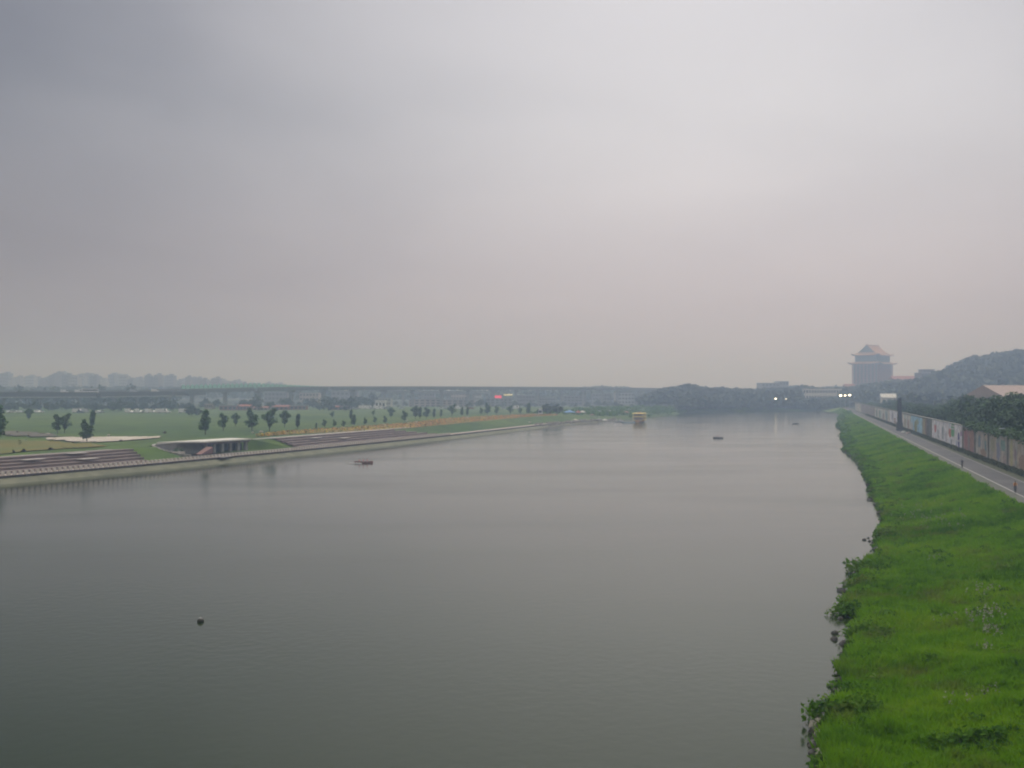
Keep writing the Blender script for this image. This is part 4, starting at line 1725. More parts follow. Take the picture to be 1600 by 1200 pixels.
for (px, kind, nm) in lot:
    d = 14 * FPX / (645.5 - HOR) + random.uniform(-4, 4)
    near = 'by the far left trees' if px < 110 else ('left of the pale vehicle cluster' if px < 190 else ('in the pale vehicle cluster' if px < 270 else 'alone right of the pale vehicle cluster'))
    lab = f'{nm} {"van" if kind == "van" else "car"} parked beyond the lawn {near}'
    dup(carp[(kind, nm)], (D(px, d), d, 4.05), random.uniform(-.3, .3) + random.choice((0, math.pi / 2)), lab, GP, 1.15, kind if kind != 'sedan' else 'car')
for (px, kind, nm) in ((556, 'sedan', 'silver'), (567, 'van', 'white'), (575, 'van', 'white'), (582, 'sedan', 'silver'), (590, 'van', 'white'), (597, 'sedan', 'white'), (604, 'sedan', 'dark'), (628, 'sedan', 'silver'), (690, 'sedan', 'white'), (700, 'van', 'silver'), (716, 'van', 'white'), (724, 'sedan', 'white'), (736, 'sedan', 'red'), (788, 'sedan', 'silver'), (806, 'van', 'white')):
    d = 14 * FPX / (639.5 - HOR) + random.uniform(-4, 4)
    side = 'left of the flower bed bend' if px < 640 else 'behind the orange flowers'
    dup(carp[(kind, nm)], (D(px, d), d, 4.05), random.uniform(-.3, .3), f'distant {nm} {"van" if kind == "van" else "car"} on the car park {side}', GP, 1.15, kind if kind != 'sedan' else 'car')
GV = 'vehicles driving on the left viaduct'
for (px, kind, nm, lab) in ((100, 'van', 'white', 'white van on the left viaduct, leftmost of the close three'), (122, 'van', 'white', 'bright white van on the left viaduct, middle of the close three'),
                            (140, 'bus', 'white', 'white bus on the left viaduct, rightmost of the close three'), (208, 'van', 'silver', 'silver van on the left viaduct, left one of the far two'),
                            (242, 'van', 'white', 'white van on the left viaduct, right one of the far two'), (30, 'sedan', 'dark', 'dark car on the left viaduct nearest the left edge')):
    for (x0, y0, z0), (x1, y1, z1) in zip(VA, VA[1:]):
        k = (px - 800) / FPX
        u_ = (k * y0 - x0) / ((x1 - x0) - k * (y1 - y0))
        if 0 <= u_ <= 1:
            x, y, z = x0 + (x1 - x0) * u_, y0 + (y1 - y0) * u_, z0 + (z1 - z0) * u_
            dup(carp[(kind, nm)], (x, y + 1, z + .0), math.atan2(y1 - y0, x1 - x0), lab, GV, 1.15, kind if kind != 'sedan' else 'car')
            break
for c_ in carp.values():
    proto_clean(c_)

# ------------------------------------------------------------------ low town behind the lawn and skyline
wmats = [M_paleb, M_greyb, M_purp, M_tan, M_brick]
town = [(345, 372, 830, 634, 'brick', M_brick), (372, 392, 835, 632, 'red roofed', M_brick), (398, 420, 835, 635, 'red roofed', M_tan), (425, 452, 840, 633, 'red roofed', M_brick), (455, 480, 850, 634, 'brick', M_brick),
        (515, 545, 850, 634, 'red roofed', M_brick), (322, 334, 900, 631, 'tan', M_tan), (545, 560, 880, 630, 'grey', M_greyb)]
for i, (a, c2, d, yt, w_, m_) in enumerate(town):
    lab = ['low brick shed above the pavilion, left end of the red roofs', 'red roofed shed second from the left of the red roofs', 'red roofed house in the middle of the red roofs', 'wide red roofed house behind the forked young tree',
           'brick house right of the forked young tree', 'red roofed house behind the small sapling row', 'narrow tan block left of the red roofs', 'grey house right of the small sapling row'][i]
    block('low_house', lab, 'house', a, c2, d, yt, m_, 3.6, 9, 1, 4, M_redroof if 'red' in w_ else M_conc, gable='red' in w_)
tw = [(585, 612, 1010, 622, M_paleb, 'pale hall behind the long white roof'), (640, 690, 1120, 624, M_tan, 'long tan building under the thin viaduct'), (690, 742, 1140, 625, M_tan, 'second long tan building under the thin viaduct'),
      (655, 680, 1350, 614, M_purp, 'mauve block behind the long tan building'), (705, 730, 1380, 613, M_tan, 'tan block left of the red sign'), (738, 752, 1300, 614, M_paleb, 'pale narrow block left of the red sign'),
      (760, 800, 1150, 623, M_greyb, 'grey building standing beneath the red sign'), (806, 836, 1250, 618, M_purp, 'mauve block right of the red sign'), (842, 868, 1200, 622, M_greyb, 'grey block behind the dense trees at the quay end'),
      (880, 915, 1300, 619, M_purp, 'wide mauve block above the blue tent'), (925, 952, 1350, 615, M_greyb, 'grey block with faint windows above the pale embankment wall'), (960, 990, 1380, 614, M_paleb, 'pale block near the right end of the thin viaduct'),
      (470, 500, 1250, 614, M_tan, 'tan block below the right part of the green barrier'), (415, 450, 1300, 613, M_purp, 'mauve block below the middle of the green barrier'), (520, 560, 1320, 612, M_purp, 'mauve block right of the green barrier')]
for a, c2, d, yt, m_, lab in tw:
    block('town_building', 'hazy ' + lab, 'building', a, c2, d, yt, m_, 2.0, 16, 3, 6)
block('white_roof_shed', 'long bright white roof behind the lawn centre', 'shed', 587, 603, 900, 626.5, M_white, 3.6, 8, 1, 3, M_white)
block('white_hut', 'small white hut left of the dense trees at the quay end', 'hut', 840, 848, 690, 640, M_white, 3.8, 3, 1, 1, M_white)

# skyline
rs = random.Random(11)
sky_prof = [(-40, 583), (12, 585), (20, 592), (40, 590), (65, 590), (95, 583), (115, 586), (140, 585), (165, 590), (180, 584), (200, 594), (225, 591), (232, 587), (262, 589), (275, 592), (300, 589), (330, 592), (345, 594), (375, 598), (420, 601), (470, 605)]
px = -40.0
nb = 0
while px < 440:
    w_ = rs.uniform(6, 15)
    for (a, ya), (c2, yc) in zip(sky_prof, sky_prof[1:]):
        if px <= c2:
            yt = ya + (yc - ya) * (px - a) / (c2 - a)
            break
    d = rs.uniform(2000, 2500)
    yt += rs.uniform(-2.0, 5.0)
    block('skyline_tower', 'hazy grey block in the faint city skyline, ' + ('at the left edge' if px < 40 else 'behind the viaduct vans' if px < 150 else 'behind the far two viaduct vans' if px < 270 else 'above the start of the green barrier' if px < 350 else 'above the middle of the green barrier'), 'building', px, px + w_, d, yt, rs.choice([M_greyb, M_purp, M_paleb]), 2.0, 22, 8, 4, group='city blocks in the far skyline', wins=(w_ > 9))
    px += w_ * rs.uniform(.55, 1.05)
    nb += 1
for (a, c2, yt) in ((895, 940, 601), (935, 980, 602.5), (978, 1000, 604)):
    pass
pts = []
for _ in range(700):
    px = random.uniform(880, 1010)
    d = random.uniform(1650, 2000)
    yt = 602 + 3 * abs(math.sin(px * .04)) + (3 if px > 985 or px < 900 else 0)
    top = ZP(yt + abs(random.gauss(0, 2)), d)
    pts.append((D(px, d), d, 2, random.uniform(7, 12), top - 2))
for _ in range(700):
    px = random.uniform(-60, 480)
    d = random.uniform(1500, 1900)
    top = ZP(603 + abs(random.gauss(0, 3)) + max(0, px - 300) * .02, d)
    pts.append((D(px, d), d, 2, random.uniform(8, 14), top - 2))
for _ in range(1500):
    px = random.uniform(430, 1040)
    d = random.uniform(1420, 1750)
    top = ZP(609.5 + abs(random.gauss(0, 3.0)), d)
    pts.append((D(px, d), d, 2, random.uniform(8, 13), max(top - 2, 5)))
forest('far_tree_line', pts, 'trees', 'very faint tree line behind the long viaduct', 26)

# red lit sign, yellowish sign
t_ = thing('lit_sign', 'glowing red sign board above the grey town building', 'sign', (D(778.5, 1000), 1000, 2))
MB().box((0, 0, ZP(620, 1000) - 2), (6.2, .5, 2.4)).build('sign_board', mat('red_sign_light', (.6, .05, .08), .5, emit=(1.0, .05, .12), estr=.8), t_)
for sx in (-2.4, 2.4):
    MB().box((sx, .5, (ZP(620, 1000) - 2) / 2), (.4, .4, ZP(620, 1000) - 2)).build('sign_post', M_steel, t_)
t_ = thing('pale_awning', 'pale yellow awning just right of the glowing red sign', 'awning', (D(794, 1005), 1005, 2))
MB().add([(-4, -1, ZP(618, 1000) - 2), (4, -1, ZP(617.5, 1000) - 2), (4, 3, ZP(615.5, 1000) - 2), (-4, 3, ZP(616, 1000) - 2), (-4, -1, ZP(618.8, 1000) - 2), (4, -1, ZP(618.4, 1000) - 2)],
         [(0, 1, 2, 3), (4, 5, 1, 0), (3, 2, 5, 4)]).build('canopy', mat('yellow_canvas', (.70, .62, .30), .8), t_)
for sx in (-3.6, 3.6):
    MB().box((sx, .5, 6), (.3, .3, 12)).build('awning_post', M_steel, t_)

# floodlights (lit)
M_lamp = mat('lit_lamp', (1, .95, .8), .5, emit=(1.0, .93, .70), estr=9)
M_lampd = mat('dim_lamp', (1, .95, .8), .5, emit=(1.0, .9, .75), estr=2.5)


def floodlight(px, py, d, r_, lab, m_):
    z = ZP(py, d)
    t_ = thing('floodlight', lab, 'floodlight', (D(px, d), d, 2), 0, 'lit lamps near the long cream building')
    MB().tube([(0, 0, 0), (0, 0, z - 2 - r_)], [.25, .14], 8).build('pole', M_steel, t_)
    MB().box((0, .35, z - 2), (r_ * 2.2, .3, r_ * 1.5)).build('lamp_housing', M_black, t_)
    MB().ball((0, 0, z - 2), (r_ * 1.0, .35, r_ * .55), 10, 8).build('lamp_lens', m_, t_)


floodlight(1212, 623, 1015, .85, 'lone bright floodlight in front of the dark far wood', M_lamp)
floodlight(1228, 623.5, 1015, .8, 'faint dim lamp right of the lone bright floodlight', M_lampd)
floodlight(1313.5, 618, 975, 1.3, 'bright floodlight, leftmost of the three at the end of the cream building', M_lamp)
floodlight(1320.5, 618, 975, .9, 'smaller bright floodlight, middle of the three by the cream building', M_lamp)
floodlight(1327.5, 617.5, 975, 1.2, 'bright floodlight, rightmost of the three by the cream building', M_lamp)

# ------------------------------------------------------------------ dark tower on the path verge
pt = W(1405.5, 673, 3.0)
tw_ = thing('tower_mast', 'tall dark steel tower with white lamp head beside the path', 'tower', pt)
th_ = (673 - 622) * pt[1] / FPX
MB().box((0, 0, 1.6), (2.0, 1.6, 3.2), .3, 0, .9).build('base', mat('dark_base', (.07, .07, .08), .8), tw_)
MB().box((0, 0, 3.2 + (th_ - 3.2) / 2), (1.35, 1.1, th_ - 3.2), .3, 0, .8).build('shaft', mat('dark_steel', (.05, .052, .065), .6), tw_)
for k in range(3):
    MB().box((0, 0, 5 + k * 2.4), (1.6, 1.3, .16), .3).build('band', M_black, tw_)
MB().box((-.9, 0, th_ - .8), (2.6, .5, .18), .3).build('arm', M_black, tw_)
MB().box((-1.6, -.2, th_ - .35), (1.0, .6, .9), .3, 0, .8).build('lamp_head', mat('pale_lamp_housing', (.38, .40, .42), .5), tw_)
for i, (px, py, wd) in enumerate(((1411.5, 676.5, 1.6), (1419.5, 677.8, 1.7))):
    p = W(px, py, 3.0)
    t_ = thing('road_barrier', ['white road barrier beside the foot of the dark tower', 'pinkish white road barrier farther from the dark tower'][i], 'barrier', p, .5)
    MB().box((0, 0, .42), (wd, .5, .7), 0, 0, .75).build('barrier_body', M_white if i == 0 else mat('pinkish_white', (.60, .48, .46), .6), t_)
    for sx in (-1, 1):
        MB().box((sx * wd * .3, 0, .05), (.3, .6, .1)).build('foot', M_black, t_)

# small lamp head above the wall at the right
p = wall_pt(wall_at_px(1562), -1.2)
t_ = thing('street_lamp', 'street lamp with a flat pale head just above the near flood wall', 'street lamp', (p.x, p.y, 3))
zt = ZP(669.5, p.y) - 3
MB().tube([(0, 0, 0), (0, 0, zt - .3), (-.5, -.2, zt)], [.12, .08, .06], 8).build('pole', M_steel, t_)
MB().box((-1.0, -.3, zt + .02), (1.3, .35, .14), .3, 0, .8).build('lamp_head', mat('pale_lamp_housing', (.5, .5, .5)), t_)

# ------------------------------------------------------------------ people
M_skin = mat('skin', (.40, .24, .17), .6)
M_hair = mat('dark_hair', (.02, .018, .016), .6)


def person_mesh(joints, edges, radii, mats_fn, mats_):
    me = bpy.data.meshes.new('body_cage')
    names = list(joints)
    me.from_pydata([joints[n] for n in names], [(names.index(a), names.index(c)) for a, c in edges], [])
    o = bpy.data.objects.new('body_cage', me)
    C.objects.link(o)
    md = o.modifiers.new('skin', 'SKIN')
    for i, n in enumerate(names):
        me.skin_vertices[0].data[i].radius = (radii[n], radii[n])
        me.skin_vertices[0].data[i].use_root = (n == 'pelvis')
    o.modifiers.new('sub', 'SUBSURF').levels = 1
    o.modifiers['sub'].render_levels = 1
    dg = bpy.context.evaluated_depsgraph_get()
    res = bpy.data.meshes.new_from_object(o.evaluated_get(dg))
    bpy.data.objects.remove(o)
    res.materials.clear()
    for m_ in mats_:
        res.materials.append(m_)
    for p_ in res.polygons:
        p_.material_index = mats_fn(p_.center)
        p_.use_smooth = True
    return res


def rig(kind):
    """x forward, z up"""
    if kind == 'cycle':
        J = {'pelvis': (-.18, 0, .98), 'spine': (-.08, 0, 1.18), 'chest': (.08, 0, 1.38), 'neck': (.16, 0, 1.52), 'head': (.20, 0, 1.64), 'crown': (.20, 0, 1.75), 'nose': (.30, 0, 1.64),
             'sl': (.08, .18, 1.42), 'sr': (.08, -.18, 1.42), 'el': (.25, .25, 1.22), 'er': (.25, -.25, 1.22), 'wl': (.44, .24, 1.08), 'wr': (.44, -.24, 1.08),
             'hl': (-.16, .10, .94), 'hr': (-.16, -.10, .94), 'kl': (.22, .13, .72), 'kr': (.20, -.13, .90), 'al': (.04, .12, .32), 'ar': (.06, -.12, .52), 'tl': (.22, .12, .26), 'tr': (.24, -.12, .46)}
    elif kind == 'sit':
        J = {'pelvis': (0, 0, .30), 'spine': (.02, 0, .50), 'chest': (.06, 0, .70), 'neck': (.08, 0, .84), 'head': (.10, 0, .96), 'crown': (.10, 0, 1.07), 'nose': (.20, 0, .96),
             'sl': (.06, .18, .74), 'sr': (.06, -.18, .74), 'el': (.22, .26, .58), 'er': (.22, -.26, .58), 'wl': (.42, .24, .62), 'wr': (.42, -.24, .62),
             'hl': (.04, .10, .27), 'hr': (.04, -.10, .27), 'kl': (.38, .14, .50), 'kr': (.38, -.14, .50), 'al': (.52, .12, .14), 'ar': (.52, -.12, .14), 'tl': (.68, .12, .12), 'tr': (.68, -.12, .12)}
    else:
        J = {'pelvis': (0, 0, .92), 'spine': (0, 0, 1.12), 'chest': (.01, 0, 1.34), 'neck': (.02, 0, 1.48), 'head': (.03, 0, 1.60), 'crown': (.03, 0, 1.71), 'nose': (.13, 0, 1.60),
             'sl': (0, .19, 1.40), 'sr': (0, -.19, 1.40), 'el': (-.04, .25, 1.12), 'er': (.02, -.25, 1.12), 'wl': (.05, .24, .88), 'wr': (.12, -.24, .90),
             'hl': (0, .10, .88), 'hr': (0, -.10, .88), 'kl': (.10, .11, .50), 'kr': (-.02, -.11, .50), 'al': (.08, .11, .08), 'ar': (-.16, -.11, .12), 'tl': (.22, .11, .04), 'tr': (-.02, -.11, .06)}
    E = [('pelvis', 'spine'), ('spine', 'chest'), ('chest', 'neck'), ('neck', 'head'), ('head', 'crown'), ('head', 'nose'), ('chest', 'sl'), ('chest', 'sr'), ('sl', 'el'), ('sr', 'er'), ('el', 'wl'), ('er', 'wr'),
         ('pelvis', 'hl'), ('pelvis', 'hr'), ('hl', 'kl'), ('hr', 'kr'), ('kl', 'al'), ('kr', 'ar'), ('al', 'tl'), ('ar', 'tr')]
    Rr = {'pelvis': .15, 'spine': .13, 'chest': .15, 'neck': .055, 'head': .095, 'crown': .07, 'nose': .018, 'sl': .07, 'sr': .07, 'el': .042, 'er': .042, 'wl': .028, 'wr': .028,
          'hl': .10, 'hr': .10, 'kl': .06, 'kr': .06, 'al': .042, 'ar': .042, 'tl': .03, 'tr': .03}
    for s_, w_n, e_n in ((1, 'wl', 'el'), (-1, 'wr', 'er')):
        w_v, e_v = Vector(J[w_n]), Vector(J[e_n])
        dv = (w_v - e_v).normalized()
        pm_ = w_v + dv * .07
        J[w_n + 'p'] = tuple(pm_)
        Rr[w_n + 'p'] = .03
        E.append((w_n, w_n + 'p'))
        side = dv.cross(Vector((0, 0, 1)))
        side = side.normalized() if side.length > .1 else Vector((0, 1, 0))
        for fi, (o_, ln) in enumerate(((-.03, .065), (-.01, .08), (.01, .075), (.03, .06), (-.05, .03))):
            tip = pm_ + dv * ln + side * o_ * 1.4 - Vector((0, 0, .02))
            J[w_n + 'f%d' % fi] = tuple(tip)
            Rr[w_n + 'f%d' % fi] = .009
            E.append((w_n + 'p', w_n + 'f%d' % fi))
    return J, E, Rr


def make_person(kind, label, shirt, trousers, loc, rz, helmet=None, group=None, scale=1.0):
    J, E, Rr = rig(kind)
    zc_, zn = J['pelvis'][2], J['neck'][2]

    def mf(c):
        hand = min((c - Vector(J['wl'])).length, (c - Vector(J['wr'])).length)
        if c.z > zn - .01:
            return 2
        if hand < .15 and c.x > (J['el'][0] + .08):
            return 2
        if min((c - Vector(J['tl'])).length, (c - Vector(J['tr'])).length) < .17:
            return 3
        if kind == 'sit' and c.z > zc_ + .05 and c.x < .30:
            return 0
        if c.z > zc_ + .04 and not (kind == 'sit'):
            return 0
        if kind == 'sit' and min((c - Vector(J['el'])).length, (c - Vector(J['er'])).length) < .16:
            return 0
        return 1
    me = person_mesh(J, E, Rr, mf, [shirt, trousers, M_skin, M_black])
    t_ = thing('person', label, 'person', loc, rz, group)
    t_.scale = (scale,) * 3
    link('body', me, t_)
    h_ = J['head']
    MB().ball((h_[0] - .02, 0, h_[2] + .05), (.112, .10, .085), 10, 6).build('helmet' if helmet else 'hair', helmet or M_hair, t_, smooth=True)
    return t_


def make_bicycle(label, loc, rz, m):
    t_ = thing('bicycle', label, 'bicycle', loc, rz)
    for x in (-.52, .52):
        ring = [(x + .33 * math.cos(a), 0, .34 + .33 * math.sin(a)) for a in [i * math.pi / 10 for i in range(21)]]
        wb_ = MB().tube(ring, .022, 6, cap=False)
        for i in range(8):
            a = i * math.pi / 4
            wb_.tube([(x, 0, .34), (x + .32 * math.cos(a), 0, .34 + .32 * math.sin(a))], .004, 3)
        wb_.build('wheel', M_tyre, t_)
    fr = MB()
    for a, c in (((-.52, .34), (-.18, .30)), ((-.18, .30), (-.26, .80)), ((-.18, .30), (.38, .78)), ((-.25, .72), (.36, .86)), ((-.52, .34), (-.25, .72)), ((.52, .34), (.36, .95))):
        fr.tube([(a[0], 0, a[1]), (c[0], 0, c[1])], .018, 6)
    fr.build('frame', m, t_)
    MB().tube([(.44, .26, 1.06), (.36, .1, .98), (.36, -.1, .98), (.44, -.26, 1.06)], .013, 6).build('handlebar', M_black, t_)
    MB().box((-.27, 0, .83), (.26, .15, .05), 0, 0, .8).build('saddle', M_black, t_)
    return t_


M_or = mat('orange_cloth', (.62, .30, .12), .8)
M_dk = mat('dark_cloth', (.05, .055, .075), .8)
M_gy = mat('grey_cloth', (.16, .16, .17), .8)
M_rd = mat('red_cloth', (.42, .07, .06), .8)
pdir = math.atan2(1.0, .274)
for (px, py, sh, tr, lab, blab, hel, rz) in ((1585.5, 770, M_or, M_dk, 'cyclist in an orange top riding on the near part of the path', 'dark bicycle under the orange topped cyclist', None, pdir + math.pi),
                                        (1503, 731, M_dk, M_gy, 'dark clothed cyclist riding on the far part of the path edge', 'bicycle under the dark clothed cyclist', M_black, pdir)):
    p = W(px, py, 3.0)
    p = (p[0], p[1], 3.014)
    make_person('cycle', lab, sh, tr, p, rz, hel)
    make_bicycle(blab, p, rz, M_dk)


# ------------------------------------------------------------------ boats
def hull(Lh, Wh, Hh, m, inner, open_=True):
    mb = MB()
    n = 10
    secs = []
    for i in range(n + 1):
        x = -Lh / 2 + Lh * i / n
        k = 1 - abs(2 * i / n - 1) ** 2.4
        k = max(k, .04)
        rise = .35 * Hh * abs(2 * i / n - 1) ** 2
        w_ = Wh / 2 * k
        secs.append([(x, -w_, Hh + rise), (x, -w_ * .7, Hh * .25), (x, 0, 0), (x, w_ * .7, Hh * .25), (x, w_, Hh + rise)])
    vs_ = [p for s_ in secs for p in s_]
    fs = []
    for i in range(n):
        for k in range(4):
            a = i * 5 + k
            fs.append((a, a + 1, a + 6, a + 5))
    mb.add(vs_, fs, 0)
    deck = []
    for s_ in secs:
        deck += [(s_[0][0], s_[0][1] * .92, s_[0][2] - .12), (s_[4][0], s_[4][1] * .92, s_[4][2] - .12)]
    mb.add(deck, [(i * 2, i * 2 + 1, i * 2 + 3, i * 2 + 2) for i in range(n)], 1)
    return mb


M_wood = mat('brown_hull', (.34, .15, .11), .6)
M_inner = mat('boat_inside', (.12, .09, .07), .8)


def rowing_boat(label, px, py, Lh, rz, m, crew, shirts, lab_p, oars=True):
    p = W(px, py, 0)
    t_ = thing('rowing_boat', label, 'boat', (p[0], p[1], -.12), rz)
    hull(Lh, 1.1, .5, m, M_inner).build('hull', [m, M_inner], t_, smooth=False)
    for k in range(crew):
        x = (k - (crew - 1) / 2) * .95
        MB().box((x, 0, .42), (.25, .9, .05)).build('bench', M_inner, t_)
        if oars:
            for s_ in (-1, 1):
                MB().tube([(x + .3, s_ * .3, .85), (x + .1, s_ * 1.9, .25)], .025, 5).build('oar', M_post, t_)
        M_ = Matrix.Rotation(rz, 3, 'Z') @ Vector((x, 0, 0))
        make_person('sit', lab_p[k], shirts, M_dk, (p[0] + M_.x, p[1] + M_.y, .08), rz + math.pi if False else rz, scale=1.05)
    return t_


rowing_boat('small reddish rowing boat with three rowers in red out on the river', 568.5, 723.5, 4.6, R(190), M_wood, 3, M_rd,
            ['rower in red sitting at the bow of the reddish boat', 'rower in red in the middle of the reddish boat', 'rower in red at the stern of the reddish boat'])
rowing_boat('dark rowing boat with two rowers in the middle of the far river', 1122, 685, 3.8, R(170), M_dk, 2, M_dk,
            ['dark clothed rower in the left half of the dark boat', 'dark clothed rower in the right half of the dark boat'])
rowing_boat('farthest dark little rowing boat near the right shore', 1243, 662.5, 3.8, R(5), M_dk, 1, M_gy, ['lone rower in the farthest little boat'])
# foam in front of the boat
p = W(560, 724.5, 0)
N = 900
q = np.stack([p[0] - .4 + np.abs(rng.normal(0, .9, N)) * rng.choice([-1, .6], N), p[1] + rng.normal(0, .35, N), rng.uniform(.01, .16, N)], 1)
foam = link('boat_wake', tri_mesh('boat_wake', leaf_quads(q, rng.uniform(.05, .16, N), 2.0), 4, [mat('white_foam', (.8, .8, .78), .6)]))
stuff(foam, 'white foam beside the bow of the reddish rowing boat', 'wake')

# yellow two deck boat
p = W(1000.5, 660, 0)
fb_ = thing('river_boat', 'yellow two deck river boat moored at the end of the quay', 'boat', (p[0], p[1] + 4, -.2), R(72))
M_yel = mat('yellow_boat_paint', (.80, .64, .20), .6)
M_orh = mat('orange_hull', (.80, .42, .12), .6)
hull(14, 6.6, 1.4, M_orh, M_inner).build('hull', [M_orh, M_yel], fb_)
for z, nm in ((1.55, 'lower_deck'), (3.6, 'upper_deck')):
    MB().box((0, 0, z), (11.5, 6.2, .8 if z > 2 else .3)).build(nm, M_yel, fb_)
for z0 in (2.4, 4.45):
    MB().box((0, 0, z0 + .1), (9.5, 4.8, 1.5)).build('cabin', mat('boat_cabin', (.26, .17, .08), .6), fb_)
    for k in range(7):
        for s_ in (-1, 1):
            MB().box((-5.4 + k * 1.8, s_ * 2.95, z0 + .1), (.18, .18, 1.7)).build('post', M_yel, fb_)
MB().box((0, 0, 5.55), (12.0, 6.6, .45), 0, 0, .9).build('roof', M_yel, fb_)
MB().box((0, 0, 5.95), (3, 2, .4), 0, 0, .8).build('roof_hatch', M_redroof, fb_)


def motorboat(label, px, py, Lh, m, rz=0.1):
    p = W(px, py, 0)
    t_ = thing('motorboat', label, 'boat', (p[0], p[1], -.15), rz)
    hull(Lh, 1.9, .9, m, M_inner).build('hull', [m, M_inner], t_)
    MB().box((-.2, 0, 1.15), (Lh * .35, 1.3, .8), 0, 0, .75).build('cabin', M_white, t_)
    MB().box((Lh * .17 - .2, 0, 1.2), (.06, 1.1, .5), 0, 0, .8).build('windscreen', M_glass, t_)


motorboat('small white motorboat moored left of the blue grey pontoon', 963, 659.5, 4.2, M_white)
motorboat('second white motorboat close to the blue grey pontoon', 969.5, 659.5, 3.6, mat('off_white_paint', (.62, .62, .6), .5), .3)
p = W(982, 661, 0)
t_ = thing('pontoon', 'blue grey floating pontoon left of the yellow boat', 'pontoon', (p[0], p[1], 0), R(10))
MB().box((0, 0, .25), (7.2, 3, .6)).build('float', mat('blue_grey_paint', (.24, .33, .38), .7), t_)
for k in range(5):
    MB().box((-3.2 + 1.6 * k, -1.3, 1.0), (.1, .1, .9)).build('post', M_steel, t_)
MB().box((0, -1.3, 1.45), (6.6, .1, .1)).build('handrail', M_steel, t_)

# tents and clutter at the quay end
def tent(label, px, py, w, h, col, z=3.6):
    p = W(px, py, z)
    z = zleft(p[1], max(XL(p[1]) - p[0], 0))
    z = max(z, .6)
    t_ = thing('tent', label, 'tent', (p[0], p[1], z), .2)
    MB().add([(-w / 2, -w / 2, h * .6), (w / 2, -w / 2, h * .6), (w / 2, w / 2, h * .6), (-w / 2, w / 2, h * .6), (0, 0, h),
              (-w / 2, -w / 2, h * .5), (w / 2, -w / 2, h * .5), (w / 2, w / 2, h * .5), (-w / 2, w / 2, h * .5)],
             [(0, 1, 4), (1, 2, 4), (2, 3, 4), (3, 0, 4), (5, 6, 1, 0), (6, 7, 2, 1), (7, 8, 3, 2), (8, 5, 0, 3)]).build('canopy', mat('canvas_' + '_'.join(label.split()[:1]), col, .8), t_)
    for sx in (-1, 1):
        for sy in (-1, 1):
            MB().box((sx * (w / 2 - .1), sy * (w / 2 - .1), h * .28), (.1, .1, h * .56)).build('leg', M_steel, t_)


tent('blue square tent right of the dense trees at the quay end', 890, 647.5, 6.2, 3.2, (.16, .32, .60))
tent('red pointed tent next to the blue tent', 903, 646.5, 3.4, 2.8, (.45, .12, .10))
tent('white pointed tent right of the red tent', 910, 646, 3.4, 2.8, (.7, .68, .64))
tent('pinkish pointed tent above the stone bank', 978, 644, 4.2, 2.6, (.48, .22, .20))
tent('cream low tent left of the stone bank', 899, 652, 3.0, 1.8, (.6, .55, .45))
for i, (px, py) in enumerate(((936, 650.5), (945, 651.5), (925, 649))):
    tent(['grey small awning on the left of the stone bank', 'white small awning on the right of the stone bank', 'brown small awning behind the stone bank'][i], px, py, 2.6, 2.0, ((.3, .3, .32), (.65, .65, .62), (.25, .17, .14))[i])
lw = thing('embankment_wall', 'long low pale wall on the bank above the yellow boat', 'wall')
a, c2 = W(912, 645, 2.5), W(986, 643.5, 2.5)
v = Vector(c2) - Vector(a)
nseg = 8
for k in range(nseg):
    m_ = Vector(a) + v * (k + .5) / nseg
    MB().box((m_.x, m_.y, 3.1), (v.length / nseg - .1, .5, 2.0), math.atan2(v.y, v.x)).build('wall_section', M_conc_pale, lw)

